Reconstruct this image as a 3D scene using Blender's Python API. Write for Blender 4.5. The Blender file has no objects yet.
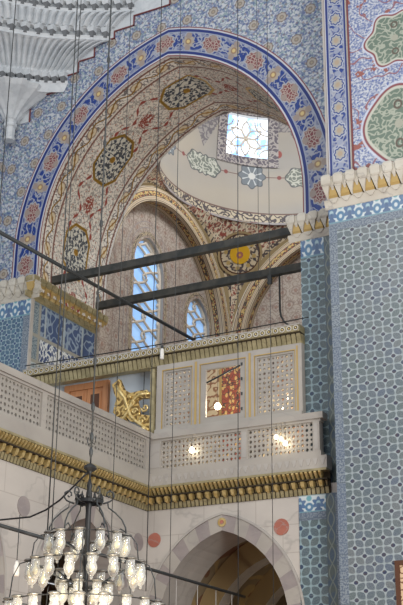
import bpy, math, random
from math import sin, cos, pi, sqrt, radians, hypot, acos
from mathutils import Vector
random.seed(7)
# ------------------------------------------------------------------ frame of the building
AL = radians(28.5)                       # the building stands turned 28.5 degrees to the camera
KX, KY = -0.784, 19.0                    # inner corner of the gallery (origin of the local frame)
ca, sa = cos(AL), sin(AL)
COL = bpy.context.scene.collection
def W(p):                                # local (u right, v away, z up) -> world
    return (KX + p[0]*ca + p[1]*sa, KY - p[0]*sa + p[1]*ca, p[2])
# ------------------------------------------------------------------ colours + node expressions
def lin(c):
    r = []; m_ = .3*c[0]+.55*c[1]+.15*c[2]
    for x in c[:3]:
        x = (m_ + (x-m_)*.86)/255.0
        r.append(x/12.92 if x <= .04045 else ((x+.055)/1.055)**2.4)
    return (r[0], r[1], r[2], 1.0)
class X:
    def __init__(s, g, k): s.g, s.k = g, k
    def __add__(s, o): return s.g.m('ADD', s, o)
    __radd__ = __add__
    def __sub__(s, o): return s.g.m('SUBTRACT', s, o)
    def __rsub__(s, o): return s.g.m('SUBTRACT', o, s)
    def __mul__(s, o): return s.g.m('MULTIPLY', s, o)
    __rmul__ = __mul__
    def __truediv__(s, o): return s.g.m('DIVIDE', s, o)
    def __neg__(s): return s.g.m('MULTIPLY', s, -1)
class G:
    def __init__(s, nt): s.nt = nt
    def m(s, op, *a, clamp=False):
        n = s.nt.nodes.new('ShaderNodeMath'); n.operation = op; n.use_clamp = clamp
        for i, v in enumerate(a):
            if isinstance(v, X): s.nt.links.new(v.k, n.inputs[i])
            else: n.inputs[i].default_value = v
        return X(s, n.outputs[0])
    def sin(s, a): return s.m('SINE', a)
    def cos(s, a): return s.m('COSINE', a)
    def abs(s, a): return s.m('ABSOLUTE', a)
    def floor(s, a): return s.m('FLOOR', a)
    def fr(s, a): return s.m('FRACT', a)
    def mn(s, a, b): return s.m('MINIMUM', a, b)
    def mx(s, a, b): return s.m('MAXIMUM', a, b)
    def sq(s, a): return s.m('SQRT', a)
    def len(s, a, b): return s.sq(a*a + b*b)
    def at(s, a, b): return s.m('ARCTAN2', a, b)
    def lt(s, a, b, soft=.01):           # 1 where a < b
        return s.m('MULTIPLY_ADD', (b - a) if isinstance(b, X) else (-(a - b)), 1.0/soft, .5, clamp=True)
    def band(s, a, lo, hi, soft=.01):
        return s.lt(a, hi, soft)*s.lt(-a, -lo, soft)
    def vec(s, a, b, c=0.0):
        n = s.nt.nodes.new('ShaderNodeCombineXYZ')
        for i, v in enumerate((a, b, c)):
            if isinstance(v, X): s.nt.links.new(v.k, n.inputs[i])
            else: n.inputs[i].default_value = v
        return n.outputs[0]
    def noise(s, a, b, sc, det=1.0, c=0.0):
        n = s.nt.nodes.new('ShaderNodeTexNoise'); s.nt.links.new(s.vec(a, b, c), n.inputs['Vector'])
        n.inputs['Scale'].default_value = sc; n.inputs['Detail'].default_value = det
        return X(s, n.outputs[0])
    def vor(s, a, b, sc, feat='F1', rnd=1.0):
        n = s.nt.nodes.new('ShaderNodeTexVoronoi'); n.voronoi_dimensions = '2D'; n.feature = feat
        s.nt.links.new(s.vec(a, b), n.inputs['Vector']); n.inputs['Scale'].default_value = sc
        n.inputs['Randomness'].default_value = rnd
        return X(s, n.outputs['Distance'])
    def rnd(s, a, b):
        n = s.nt.nodes.new('ShaderNodeTexWhiteNoise'); n.noise_dimensions = '2D'
        s.nt.links.new(s.vec(a, b), n.inputs['Vector']); return X(s, n.outputs['Value'])
    def curl(s, a, b, sc, w, off=0.0):   # winding scroll lines
        return s.lt(s.abs(s.noise(a+off, b, sc, 0.6) - .5), w, w*.7)
    def rgb(s, c): return c if isinstance(c, X) else lin(c)
    def mix(s, f, a, b):                 # a where f = 0, b where f = 1
        n = s.nt.nodes.new('ShaderNodeMix'); n.data_type = 'RGBA'
        for i, v in ((0, f), (6, a), (7, b)):
            if isinstance(v, X): s.nt.links.new(v.k, n.inputs[i])
            elif i == 0: n.inputs[i].default_value = v
            else: n.inputs[i].default_value = lin(v)
        return X(s, n.outputs[2])
def material(name, fn=None, color=(200,200,200), rough=.6, metal=0.0, spec=.35, emit=0.0, bump=0.0, trans=0.0, alpha=1.0, coord='uv'):
    m = bpy.data.materials.new(name); m.use_nodes = True; nt = m.node_tree
    b = nt.nodes['Principled BSDF']; g = G(nt)
    b.inputs['Roughness'].default_value = rough; b.inputs['Metallic'].default_value = metal
    b.inputs['Specular IOR Level'].default_value = spec
    b.inputs['Transmission Weight'].default_value = trans; b.inputs['Alpha'].default_value = alpha
    b.inputs['Base Color'].default_value = lin(color)
    if fn:
        if coord == 'uv':
            t = nt.nodes.new('ShaderNodeUVMap'); t.uv_map = 'UVMap'; o = t.outputs[0]
        else:
            t = nt.nodes.new('ShaderNodeTexCoord'); o = t.outputs['Object']
        sp = nt.nodes.new('ShaderNodeSeparateXYZ'); nt.links.new(o, sp.inputs[0])
        r = fn(g, X(g, sp.outputs[0]), X(g, sp.outputs[1]), X(g, sp.outputs[2]))
        ex = {}
        if isinstance(r, tuple): r, ex = r
        nt.links.new(r.k, b.inputs['Base Color'])
        if emit: nt.links.new(r.k, b.inputs['Emission Color'])
        if 'metal' in ex: nt.links.new(ex['metal'].k, b.inputs['Metallic'])
        if 'rough' in ex: nt.links.new(ex['rough'].k, b.inputs['Roughness'])
        if 'h' in ex:
            bp = nt.nodes.new('ShaderNodeBump'); bp.inputs['Distance'].default_value = bump or .01
            bp.inputs['Strength'].default_value = .7
            nt.links.new(ex['h'].k, bp.inputs['Height']); nt.links.new(bp.outputs[0], b.inputs['Normal'])
    elif emit: b.inputs['Emission Color'].default_value = lin(color)
    b.inputs['Emission Strength'].default_value = emit
    return m
# ------------------------------------------------------------------ patterns
def tile_field(su, sz, cols, line, dot, lw=.5):
    def f(g, U, V, Z):
        x = U/su; y = V/sz
        i = g.floor(x); j = g.floor(y)
        fx = x - i - .5; fy = y - j - .5
        par = g.m('MODULO', g.abs(i + j), 2.0)                 # 0 / 1
        sgn = par*2.0 - 1.0
        p = (fx + sgn*fy)*.7071; q = (fx - sgn*fy)*.7071        # p: along the leaf
        leaf = g.abs(p)*1.34 + q*q*4.2/(.35+.65*lw)*(.35+.65*lw)             # pointed leaf with full sides
        inl = g.lt(leaf, .78 - .06*lw, .2)
        dv = .7071 - g.abs(q)
        dd = g.len(dv, p)                                       # distance to the dotted corners
        r = g.rnd(i + .5, j + .5)
        big = g.noise(U, V, 1.3, 2.0)
        c = g.mix(g.lt(r, .5, .8), cols[0], cols[1])
        c = g.mix(g.lt(big, .5, .25), c, cols[2])
        spk = g.noise(U, V, 70.0, 1.0)
        c = g.mix(g.lt(spk, .5, .3)*.16, c, (180, 194, 196))
        out = g.mix(inl, line, c)
        out = g.mix(g.lt(dd, .31, .05), out, line)
        dc = g.mix(g.rnd(i*.5+3.1, j+7.7), dot[0], dot[1])
        out = g.mix(g.lt(dd, .235, .06), out, dc)
        jt = g.mn(g.abs(g.fr(U/(su*4))-.0), g.abs(g.fr(V/(sz*4))))  # tile joints
        return g.mix(g.lt(jt, .02, .02)*.45, out, (110, 125, 128))
    return f
def frieze(g, U, V, Z):                                         # palmette frieze, V 0..1 over the height
    P = .30
    x = g.abs(g.fr(U/P) - .5)*2.0                               # 0 at palmette axis .. 1
    y = V
    r1 = g.len(x*.55, (y-.48)*1.0)
    lobe = g.lt(r1, .33 + .07*g.cos(g.at(x*.55, y-.48)*6.0), .05)
    stem = g.lt(x, .16 + .25*g.lt(y, .2, .1), .08)*g.lt(y, .5, .05)
    r2 = g.len((1.0-x)*.55, y-.30)
    lob2 = g.band(r2, .10, .25, .05)
    r3 = g.len((1.0-x)*.55, y-.80)
    tq = g.lt(r3, .16, .06)
    c = g.mix(lobe, (196, 210, 216), (52, 98, 152))
    c = g.mix(g.lt(g.len(x*.55, y-.52), .12, .05), c, (150, 186, 200))
    c = g.mix(stem, c, (40, 84, 138)); c = g.mix(lob2, c, (46, 110, 158)); c = g.mix(tq, c, (86, 160, 176))
    c = g.mix(g.lt(y, .07, .03), c, (90, 140, 160)); c = g.mix(g.lt(-y, -.94, .03), c, (150, 176, 180))
    return g.mix(g.noise(U, V, 6., 2.)*.35, c, (150, 160, 160))
def border_tile(g, U, V, Z):
    n = g.noise(U, V, 38., 2.)
    c = g.mix(g.lt(n, .5, .12), (88, 102, 120), (130, 142, 150))
    c = g.mix(g.lt(g.fr(V/.34), .03, .02), c, (84, 96, 104))
    return g.mix(g.rnd(g.floor(V/.34), 2.2)*.45, c, (84, 102, 130))
def chain_border(g, U, V, Z):
    x = U - 3.045; w = g.sin(V*pi/.26)*.05
    l = g.mn(g.abs(x - w), g.abs(x + w))
    c = g.mix(g.lt(g.noise(U, V, 5., 1.), .5, .1), (60, 84, 110), (78, 92, 92))
    c = g.mix(g.lt(l, .010, .012), c, (116, 128, 122))
    return g.mix(g.noise(U, V, 40., 1.)*.4, c, (110, 122, 126))
def blue_band(P, w, rings):                                     # U along, V across 0..w
    def f(g, U, V, Z):
        y = V - w*.5
        t = U/P
        xa = (g.fr(t) - .5)*P; xb = (g.fr(t + .5) - .5)*P
        c = g.mix(g.noise(U, V, 20., 1.), (20, 44, 122), (34, 72, 158))
        sc = g.curl(U, V, 8.5, .050)
        c = g.mix(sc*.85, c, (166, 172, 184))
        wv = g.lt(g.abs(g.abs(y) - (w*.27 + .03*g.sin(U*2*pi/(P*.5)))), .030, .015)
        c = g.mix(wv*.6, c, (150, 158, 178))
        c = g.mix(g.lt(g.vor(U, V, 12.), .16, .08)*.6, c, (140, 140, 146))
        ra = g.len(xa, y*1.15); aa = g.at(y, xa)
        if rings == 'strip':
            rr = .112 + .010*g.cos(aa*8.)
            c = g.mix(g.lt(ra, rr + .028, .012), c, (166, 174, 190))
            c = g.mix(g.lt(ra, rr + .006, .01), c, (40, 66, 140))
            c = g.mix(g.lt(ra, rr - .018, .01), c, (160, 160, 156))
            c = g.mix(g.lt(ra, .05, .03)*.8, c, (168, 146, 118))
            c = g.mix(g.lt(g.len(xb, y), .05, .02), c, (140, 150, 176))
        else:
            rl = g.len(xa*.78, y); rr = .140 + .014*g.cos(g.at(y, xa*.78)*10.)
            c = g.mix(g.lt(rl, rr + .035, .012), c, (166, 168, 172))
            c = g.mix(g.lt(rl, rr + .012, .01), c, (150, 118, 112))
            ins = g.mix(g.lt(g.vor(U, V, 17., 'DISTANCE_TO_EDGE'), .12, .06), (128, 66, 70), (176, 160, 150))
            c = g.mix(g.lt(rl, rr - .006, .01), c, ins)
            rb = g.len(xb, y)
            c = g.mix(g.lt(rb, .125 + .014*g.cos(g.at(y, xb)*8.), .012), c, (166, 156, 142))
            c = g.mix(g.lt(rb, .065, .012), c, (150, 120, 92)); c = g.mix(g.lt(rb, .035, .012), c, (206, 182, 120))
            x4 = (g.fr(t*2.0 + .5) - .5)*P*.5
            r4 = g.len(x4, g.abs(y) - .13)
            c = g.mix(g.lt(r4, .065, .014), c, (152, 138, 130))
        e = g.abs(y); k = w/.62
        c = g.mix(g.lt(-e, -(w*.5-.125*k), .008), c, (150, 160, 182))
        c = g.mix(g.lt(-e, -(w*.5-.105*k), .008), c, (26, 48, 126))
        c = g.mix(g.lt(-e, -(w*.5-.048*k), .008), c, (190, 194, 202))
        return g.mix(g.lt(-e, -(w*.5-.020*k), .008), c, (132, 62, 64))
    return f
def spandrel(g, U, V, Z):
    P = .56
    c = g.mix(g.noise(U, V, 9., 2.), (196, 200, 204), (172, 182, 194))
    a = g.curl(U, V, 9.0, .040); b = g.curl(U, V, 8.5, .045, 31.0)
    c = g.mix(b*.7, c, (104, 140, 146)); c = g.mix(a*.7, c, (84, 102, 150))
    c = g.mix(g.lt(g.vor(U, V, 11.), .24, .08)*.65, c, (58, 84, 148))
    c = g.mix(g.lt(g.vor(U+3.3, V, 7.), .16, .06)*.6, c, (124, 104, 104))
    j = g.floor(V/P); x = (g.fr(U/P + j*.5) - .5)*P; y = (g.fr(V/P) - .5)*P
    r = g.len(x, y)
    c = g.mix(g.band(r, .13, .165, .015)*.5, c, (84, 104, 154))
    c = g.mix(g.lt(r, .105 + .008*g.cos(g.at(y, x)*8.), .012), c, (122, 108, 104))
    c = g.mix(g.lt(r, .085, .012), c, (168, 162, 152)); c = g.mix(g.lt(r, .045, .012), c, (134, 122, 112))
    return g.mix(g.lt(r, .022, .01), c, (160, 150, 130))
def painted_panel(g, U, V, Z):                                  # right panel: pale blue with red scrolls and green cartouches
    c = g.mix(g.lt(g.noise(U, V, 26., 2.), .50, .12), (116, 130, 170), (190, 196, 206))
    c = g.mix(g.lt(g.noise(U, V, 6., 1.), .44, .1)*.3, c, (88, 108, 168))
    c = g.mix(g.lt(g.vor(U, V, 12.), .2, .05)*.7, c, (70, 96, 170))
    red = g.lt(g.abs(g.noise(U+9.3, V, 2.6, .5) - .5), .012, .01)
    blob = g.lt(g.noise(U+9.3, V, 4.6, .5), .36, .02)*g.lt(g.noise(U, V, 14., 1.), .54, .06)
    c = g.mix(red, c, (146, 92, 100)); c = g.mix(blob, c, (150, 86, 78))
    for (cx, cz, rx, rz, k, ph, am) in ((4.63, 12.56, .44, .45, 6., 0., .11), (4.62, 11.0, .52, .62, 4., 0.0, .05)):
        x = (U - cx)/rx; y = (V - cz)/rz
        r = g.len(x, y); a = g.at(y, x)
        d = r - (1.0 + am*g.cos(a*k + ph))
        c = g.mix(g.lt(d, .17, .03)*.8, c, (196, 206, 224))
        c = g.mix(g.lt(d, .10, .03), c, (134, 66, 74))
        c = g.mix(g.lt(d, .03, .03), c, (186, 190, 176))
        gr = g.mix(g.curl(U, V, 11., .06), (100, 120, 106), (160, 168, 152))
        gr = g.mix(g.lt(g.len(x, y), .13, .03), gr, (160, 162, 146))
        gr = g.mix(g.band(g.len(g.abs(x)-.0, g.abs(y)-.55), .08, .14, .03), gr, (92, 80, 70))
        c = g.mix(g.lt(d, -.05, .03), c, gr)
    return c
SOFW = 2.32
def soffit(g, U, V, Z):                                         # U along the arch, V depth 0..SOFW
    c = g.mix(g.noise(U, V, 2.2, 3.), (228, 222, 212), (210, 200, 184))
    c = g.mix(g.curl(U, V, 11., .05)*.7, c, (124, 122, 116))
    c = g.mix(g.lt(g.vor(U, V, 13.), .15, .06)*.55, c, (100, 106, 116))
    c = g.mix(g.lt(g.vor(U+4.4, V, 7.), .13, .05)*.8, c, (164, 96, 74))
    mid = V - SOFW*.5
    P = 2.05
    t = (U - 1.2)/P + .5
    x = (g.fr(t) - .5)*P; xh = (g.fr(t + .5) - .5)*P
    # red arabesque ribbon between the medallions
    rib = g.abs(g.abs(mid) - .33 - .16*g.sin(xh*7.0)*g.cos(xh*2.2))
    wob = .022 + .018*g.sin(U*31.)
    c = g.mix(g.lt(rib, wob, .015)*g.lt(g.abs(xh), .72, .03), c, (152, 62, 50))
    c = g.mix(g.lt(g.len(xh*.8, mid), .15, .03)*g.lt(g.noise(U, V, 20., 1.), .55, .1), c, (150, 66, 52))
    # medallion
    ax = g.abs(x); ay = g.abs(mid)
    d = g.mx(g.mx(ax*1.0, ay*1.32), (ax + ay*1.05)*.74) - .53
    ro = g.band(d, -.035, .028, .015)
    inn = g.mix(g.lt(g.vor(U, V, 9.5), .30, .05), (202, 200, 186), (58, 66, 82))
    inn = g.mix(g.curl(U, V, 9., .04), inn, (74, 78, 84))
    c = g.mix(g.lt(d, -.03, .015), c, inn)
    c = g.mix(g.lt(g.len(x, mid), .07, .02), c, (206, 158, 60))
    c = g.mix(ro, c, (196, 154, 62))
    # borders at both edges: pale ground, ochre cartouches, gold lines
    e = SOFW*.5 - g.abs(mid)
    xb = (g.fr(U/.62) - .5)*.62
    bc = g.mix(g.curl(U, V, 11., .05), (224, 218, 206), (116, 112, 110))
    bc = g.mix(g.lt(g.len(xb*.75, e - .24), .105, .015), bc, (138, 108, 92))
    bc = g.mix(g.lt(g.len(xb*.75, e - .24), .085, .015), bc, (216, 200, 164))
    bc = g.mix(g.lt(g.len(xb*.75, e - .24), .03, .015), bc, (176, 128, 84))
    gold2 = g.band(g.abs(e - .24 - .07*g.sin(U*2*pi/.62)), -.1, .018, .01)
    bc = g.mix(gold2, bc, (190, 144, 60))
    c = g.mix(g.lt(e, .40, .01), c, bc)
    ln = g.mn(g.abs(e - .42), g.abs(e - .09))
    c = g.mix(g.lt(ln, .022, .01), c, (128, 84, 72))
    c = g.mix(g.lt(g.abs(e - .375), .014, .008), c, (212, 204, 190))
    c = g.mix(g.lt(e, .05, .01), c, (206, 202, 196))
    gm = g.mx(ro, g.mx(gold2*g.lt(e, .40, .01), g.lt(g.len(x, mid), .07, .02)))
    return c, {'metal': gm*.8, 'rough': .62 - gm*.3}
def plaster_net(g, U, V, Z):                                    # lunette walls: pale net pattern in brown and grey
    P = .36
    c = g.mix(g.noise(U, V, 1.5, 3.), (190, 178, 164), (168, 154, 140))
    j = g.floor(V/P); x = (g.fr(U/P + j*.5) - .5)*P; y = (g.fr(V/P) - .5)*P
    r = g.len(x, y)
    c = g.mix(g.curl(U, V, 10., .05)*.6, c, (136, 116, 106))
    c = g.mix(g.band(r, .09, .12, .02)*.5, c, (132, 104, 94))
    c = g.mix(g.lt(r, .05, .02)*.6, c, (146, 100, 84))
    c = g.mix(g.lt(g.abs(g.fr(U/.72) - .5), .03, .02)*.5, c, (120, 96, 86))
    return g.mix(g.lt(g.vor(U, V, 13.), .14, .06)*.5, c, (112, 106, 106))
def red_ground(g, U, V, Z):
    c = g.mix(g.lt(g.noise(U, V, 9., 2.), .52, .1), (206, 188, 158), (150, 72, 58))
    c = g.mix(g.curl(U, V, 7., .05), c, (214, 200, 172))
    return g.mix(g.lt(g.vor(U, V, 12.), .18, .06), c, (88, 76, 70))
def dark_scroll(g, U, V, Z):
    c = g.mix(g.curl(U, V, 7., .06), (196, 178, 144), (70, 62, 66))
    return g.mix(g.lt(g.vor(U, V, 10.), .2, .06), c, (104, 84, 70))
def rib_band(g, U, V, Z):                                       # V 0..1 across the rib, U along
    c = g.mix(g.noise(U, V, 2., 2.), (206, 190, 160), (190, 170, 138))
    x = (g.fr(U/.5) - .5)*.5
    fl = g.band(V, .34, .66, .02)
    b = g.mix(g.lt(g.vor(U, V*.5, 11.), .32, .06), (202, 172, 104), (150, 74, 54))
    b = g.mix(g.curl(U, V*.5, 9., .05), b, (78, 70, 66))
    c = g.mix(fl, c, b)
    ln = g.mn(g.abs(g.abs(V - .5) - .18), g.abs(g.abs(V - .5) - .42))
    c = g.mix(g.lt(ln, .022, .015), c, (96, 80, 74))
    return g.mix(g.lt(g.abs(g.abs(V-.5) - .3), .012, .01), c, (150, 108, 84))
def drum(g, U, V, Z):                                           # dome: U angle (radians), V height above the ring
    c = g.mix(g.noise(U*2.7, V, 1.2, 3.), (162, 157, 148), (149, 143, 135))
    c = g.mix(g.lt(g.noise(U, V, .9, 1.), .5, .2)*.3, c, (186, 168, 136))
    P = radians(27.5)
    t = (U - radians(132.0))/P - 1.0
    x = (g.fr(t/2.0) - .5)*P*2.0*2.85; xs = (g.fr(t/2.0 + .5) - .5)*P*2.0*2.85
    x = (g.fr(t/2.0 + .5) - .5)*P*2.0*2.85; xs = (g.fr(t/2.0) - .5)*P*2.0*2.85
    y = V - 1.30
    pc = g.mix(g.curl(U*2.7, V, 9., .07), (112, 118, 108), (182, 182, 168))
    # cartouche
    dc = g.len(g.mx(g.abs(x) - .26, 0.0), y) - (.25 + .022*g.cos(g.at(y, x)*10.))
    c = g.mix(g.lt(dc, .02, .015), c, (86, 88, 90)); c = g.mix(g.lt(dc, -.012, .015), c, pc)
    rs = g.len(xs, y); ds = rs - (.31 + .035*g.cos(g.at(y, xs)*8.))
    ps = g.mix(g.lt(g.abs(g.cos(g.at(y, xs)*4.)), .3, .1), (110, 118, 124), (186, 190, 190))
    c = g.mix(g.lt(ds, .02, .015), c, (86, 90, 96)); c = g.mix(g.lt(ds, -.012, .015), c, ps)
    c = g.mix(g.lt(rs, .09, .02), c, (196, 196, 190))
    c = g.mix(g.lt(g.abs(y), .012, .008)*g.lt(-dc, 0.0, .01)*g.lt(-ds, 0.0, .01), c, (120, 92, 84))
    xk = (g.fr(t) - .5)*P*2.85
    c = g.mix(g.lt(g.len(xk, y), .055, .015), c, (134, 70, 66))
    # base border
    b = g.mix(g.curl(U*2.7, V, 9., .075), (186, 172, 144), (74, 66, 70))
    c = g.mix(g.lt(V, .27, .01), c, b); c = g.mix(g.band(V, .26, .30, .01), c, (110, 84, 76))
    # upper pendant border: stepped patterned ground with hanging red drops
    st = g.mx(0.0, g.abs(g.fr(t + .0) - .5) - .2)*3.4
    up = g.mix(g.curl(U*2.7, V, 9., .07), (150, 144, 140), (98, 92, 100))
    c = g.mix(g.lt(-V, -(2.55 - st*.75), .02)*.85, c, up)
    dr = g.len(xk*1.3, V - 1.95)
    return g.mix(g.lt(dr, .10, .02), c, (156, 74, 66))
def marble(c1, c2, vein=(150,146,142), sc=1.0, blocks=None):
    def f(g, U, V, Z):
        n = g.noise(U*.6, V, 1.6*sc, 4.)
        c = g.mix(g.lt(n, .5, .3), c1, c2)
        vn = g.lt(g.abs(g.noise(U, V*1.4, 1.1*sc, 4., 3.3) - .5), .012, .02)
        c = g.mix(vn*.5, c, vein)
        if blocks:
            bw, bh = blocks
            j = g.floor(V/bh); xx = g.fr(U/bw + g.m('MODULO', g.abs(j), 2.0)*.5)
            c = g.mix(g.rnd(g.floor(U/bw + g.m('MODULO', g.abs(j), 2.0)*.5), j)*.35, c, c2)
            jt = g.mn(xx*bw, g.fr(V/bh)*bh)
            c = g.mix(g.lt(jt, .012, .01)*.5, c, (140, 130, 122))
        return c
    return f
def gold_fn(g, U, V, Z):
    n = g.noise(U, V, 14., 2.)
    return g.mix(g.lt(n, .5, .3), (198, 166, 92), (232, 208, 142)), {'rough': .2 + n*.25}
def calligraphy(g, U, V, Z):                                    # pier side: blue tile frames, script band of white strokes on dark blue
    # U = v (depth .43 .. 3), V = z (8 .. 9.8)
    c = g.mix(g.lt(g.noise(U, V, 30., 1.), .5, .15), (88, 112, 130), (140, 154, 158))
    scr = g.mx(g.lt(g.abs(g.noise(U*.9, V*.6, 11., .4) - .5), .05, .02), g.lt(g.abs(g.noise(U*1.2+9., V*.5, 13., .4) - .5), .04, .02))
    dk = g.mix(scr, (54, 76, 122), (206, 212, 212))
    vert = g.lt(g.abs(g.fr(U/.62) - .5), .045, .02)
    up = g.mix(vert, (62, 84, 126), (160, 170, 168))
    up = g.mix(g.curl(U, V, 6., .05)*.7, up, (150, 170, 186))
    ins = g.band(U, .78, 3.4, .02)
    c = g.mix(g.band(V, 8.62, 9.72, .02)*ins, c, up)
    c = g.mix(g.band(V, 8.62, 9.05, .02)*ins, c, dk)
    ed = g.mn(g.mn(g.abs(V - 8.58), g.abs(V - 9.08)), g.abs(U - .74))
    c = g.mix(g.lt(ed, .035, .015), c, (150, 150, 140))
    return g.mix(g.band(V, 8.0, 8.55, .02)*g.lt(g.vor(U, V, 9., 'DISTANCE_TO_EDGE'), .07, .04), c, (190, 204, 206))
def wood_fn(g, U, V, Z):
    n = g.noise(U*7., V*.8, 3., 3.)
    return g.mix(n, (160, 98, 58), (204, 140, 90))
def vault_fn(g, U, V, Z):
    c = g.mix(g.noise(U, V, 2., 3.), (112, 102, 84), (142, 126, 98))
    c = g.mix(g.lt(g.abs(g.noise(U, V, 1.6, 1.) - .5), .04, .02), c, (160, 138, 92))
    return g.mix(g.lt(g.noise(U+7., V, 2.4, 1.), .42, .03)*.7, c, (112, 58, 40))
def muq_fn(g, U, V, Z):
    n = g.noise(U, V, 3.0, 3., Z)
    c = g.mix(g.lt(n, .5, .35), (206, 212, 216), (190, 198, 204))
    return g.mix(g.lt(g.noise(U, V, 9., 2., Z), .44, .06)*.25, c, (168, 176, 182))
MAT = {}
def mk(k, *a, **kw): MAT[k] = material(k, *a, **kw)
mk('field_tile', tile_field(.14, .1185, ((72,86,108),(92,100,106),(78,94,98)), (146,160,166), ((50,60,90),(74,68,76))), rough=.3)
mk('jamb_tile', tile_field(.15, .142, ((66,88,108),(84,98,104),(72,92,98)), (134,160,170), ((44,68,104),(64,76,92)), .7), rough=.3)
mk('small_tile', tile_field(.105, .10, ((32,76,112),(52,96,126),(38,78,112)), (134,158,168), ((30,56,120),(44,70,110)), .8), rough=.3)
mk('frieze_tile', frieze, rough=.3); mk('border_tile', border_tile, rough=.3); mk('chain_tile', chain_border, rough=.35)
mk('arch_band', blue_band(1.08, .62, 'arch'), rough=.35); mk('strip_band', blue_band(.42, .42, 'strip'), rough=.35)
mk('spandrel_tile', spandrel, rough=.35); mk('panel_tile', painted_panel, rough=.4)
mk('soffit_paint', soffit, rough=.6); mk('net_plaster', plaster_net); mk('red_ground', red_ground); mk('dark_scroll', dark_scroll)
mk('plaster_came', color=(214,202,184)); mk('cream_scroll', lambda g,U,V,Z: g.mix(g.curl(U,V,8.,.06), (208,190,156), (150,104,76)))
def red_column(g,U,V,Z):
    c = g.mix(g.lt(g.vor(U, V*.6, 12.), .32, .08), (168,84,66), (220,180,110))
    return g.mix(g.curl(U,V,12.,.04), c, (96,74,70))
mk('red_column', red_column); mk('window_border', lambda g,U,V,Z: g.mix(g.curl(U,V,10.,.07), (98,90,98), (164,156,150))); mk('rib_paint', rib_band); mk('dome_paint', drum)
mk('marble_wall', marble((190,185,178),(176,171,165), blocks=(.9,.42)), rough=.5)
mk('marble_pale', marble((170,165,157),(156,151,144)), rough=.45)
mk('marble_grey', marble((176,172,166),(160,157,153)), rough=.5)
mk('marble_blue', marble((188,198,206),(172,184,196), sc=.7), rough=.45)
mk('marble_cornice', marble((198,194,182),(180,174,160), sc=2.), rough=.45)
mk('stone_purple', marble((152,143,141),(138,130,131), sc=3.), rough=.5)
mk('stone_red', marble((176,104,86),(166,96,80), sc=3.), rough=.5)
mk('gold', gold_fn, rough=.35, metal=.6, spec=.6)
mk('boss_gold', color=(232,176,30), rough=.35, metal=.25)
mk('gold_carved', lambda g,U,V,Z: (g.mix(g.curl(U,V,11.,.09), (120,92,44), (206,172,98)), {'h': g.noise(U,V,11.,.6)}), rough=.45, metal=.4, bump=.03)
mk('gold_paint', color=(186,156,92), rough=.5, metal=.35)
mk('gold_dull', marble((168,156,116),(140,130,94), vein=(110,98,70), sc=4.), rough=.5, metal=.25)
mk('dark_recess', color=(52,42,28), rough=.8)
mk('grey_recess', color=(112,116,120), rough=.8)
mk('iron', color=(64,68,70), rough=.55, metal=.3); mk('iron_dark', color=(44,46,48), rough=.5, metal=.4)
mk('beam_paint', lambda g,U,V,Z: g.mix(g.lt(g.noise(U,V,5.,3.,Z), .5, .2), (46,50,50), (66,66,62)), rough=.6, coord='obj')
mk('beam_ochre', color=(156,134,92), rough=.6)
mk('wood', wood_fn, rough=.5); mk('wood_dark', color=(84,48,28), rough=.5)
mk('muqarnas_plaster', muq_fn, rough=.6, coord='obj')
mk('calligraphy_tile', calligraphy, rough=.3); mk('vault_paint', vault_fn, rough=.7)
mk('plain_plaster', color=(160,150,134)); mk('lattice_stone', marble((164,159,151),(150,146,139), sc=2.), rough=.5)
mk('backing_grey', color=(146,143,140)); mk('carpet', color=(120,60,50), rough=.9)
mk('red_line', color=(126,66,66)); mk('white_ceramic', color=(226,226,222), rough=.3)
mk('paper', lambda g,U,V,Z: g.mix(g.lt(g.abs(g.noise(U,V,9.,1.)-.5), .05, .03), (206,176,140), (120,84,60)), rough=.6)
mk('bulb_cream', color=(238,224,180), rough=.3, emit=.25)
mk('rim_metal', color=(120,118,112), rough=.4, metal=.5)
mk('bulb_lit', color=(255,236,196), emit=22.0)
def sky_blue(g,U,V,Z): return g.mix(g.noise(U*.8,V*.8,1.6,3.), (84,146,218), (168,204,240))
def sky_white(g,U,V,Z): return g.mix(g.lt(g.noise(U,V,3.2,2.), .47, .15), (232,242,255), (130,180,244))
mk('pane_blue', sky_blue, emit=.85, rough=.3); mk('pane_white', sky_white, emit=1.35, rough=.3)
def glass(name):
    m = bpy.data.materials.new(name); m.use_nodes = True; nt = m.node_tree; nt.nodes.clear()
    o = nt.nodes.new('ShaderNodeOutputMaterial'); mx = nt.nodes.new('ShaderNodeMixShader')
    tr = nt.nodes.new('ShaderNodeBsdfTransparent'); tr.inputs[0].default_value = (.90,.91,.90,1)
    mx2 = nt.nodes.new('ShaderNodeMixShader'); mx2.inputs[0].default_value = .5
    gl = nt.nodes.new('ShaderNodeBsdfGlossy'); gl.inputs['Roughness'].default_value = .06
    df = nt.nodes.new('ShaderNodeBsdfDiffuse'); df.inputs[0].default_value = (.82,.83,.80,1)
    nt.links.new(gl.outputs[0], mx2.inputs[1]); nt.links.new(df.outputs[0], mx2.inputs[2])
    lw = nt.nodes.new('ShaderNodeLayerWeight'); lw.inputs[0].default_value = .45
    ma = nt.nodes.new('ShaderNodeMath'); ma.operation = 'MULTIPLY_ADD'; ma.inputs[1].default_value = .65; ma.inputs[2].default_value = .30; ma.use_clamp = True
    nt.links.new(lw.outputs['Facing'], ma.inputs[0]); nt.links.new(ma.outputs[0], mx.inputs[0])
    nt.links.new(tr.outputs[0], mx.inputs[1]); nt.links.new(mx2.outputs[0], mx.inputs[2]); nt.links.new(mx.outputs[0], o.inputs[0])
    MAT[name] = m
glass('clear_glass')
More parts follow.
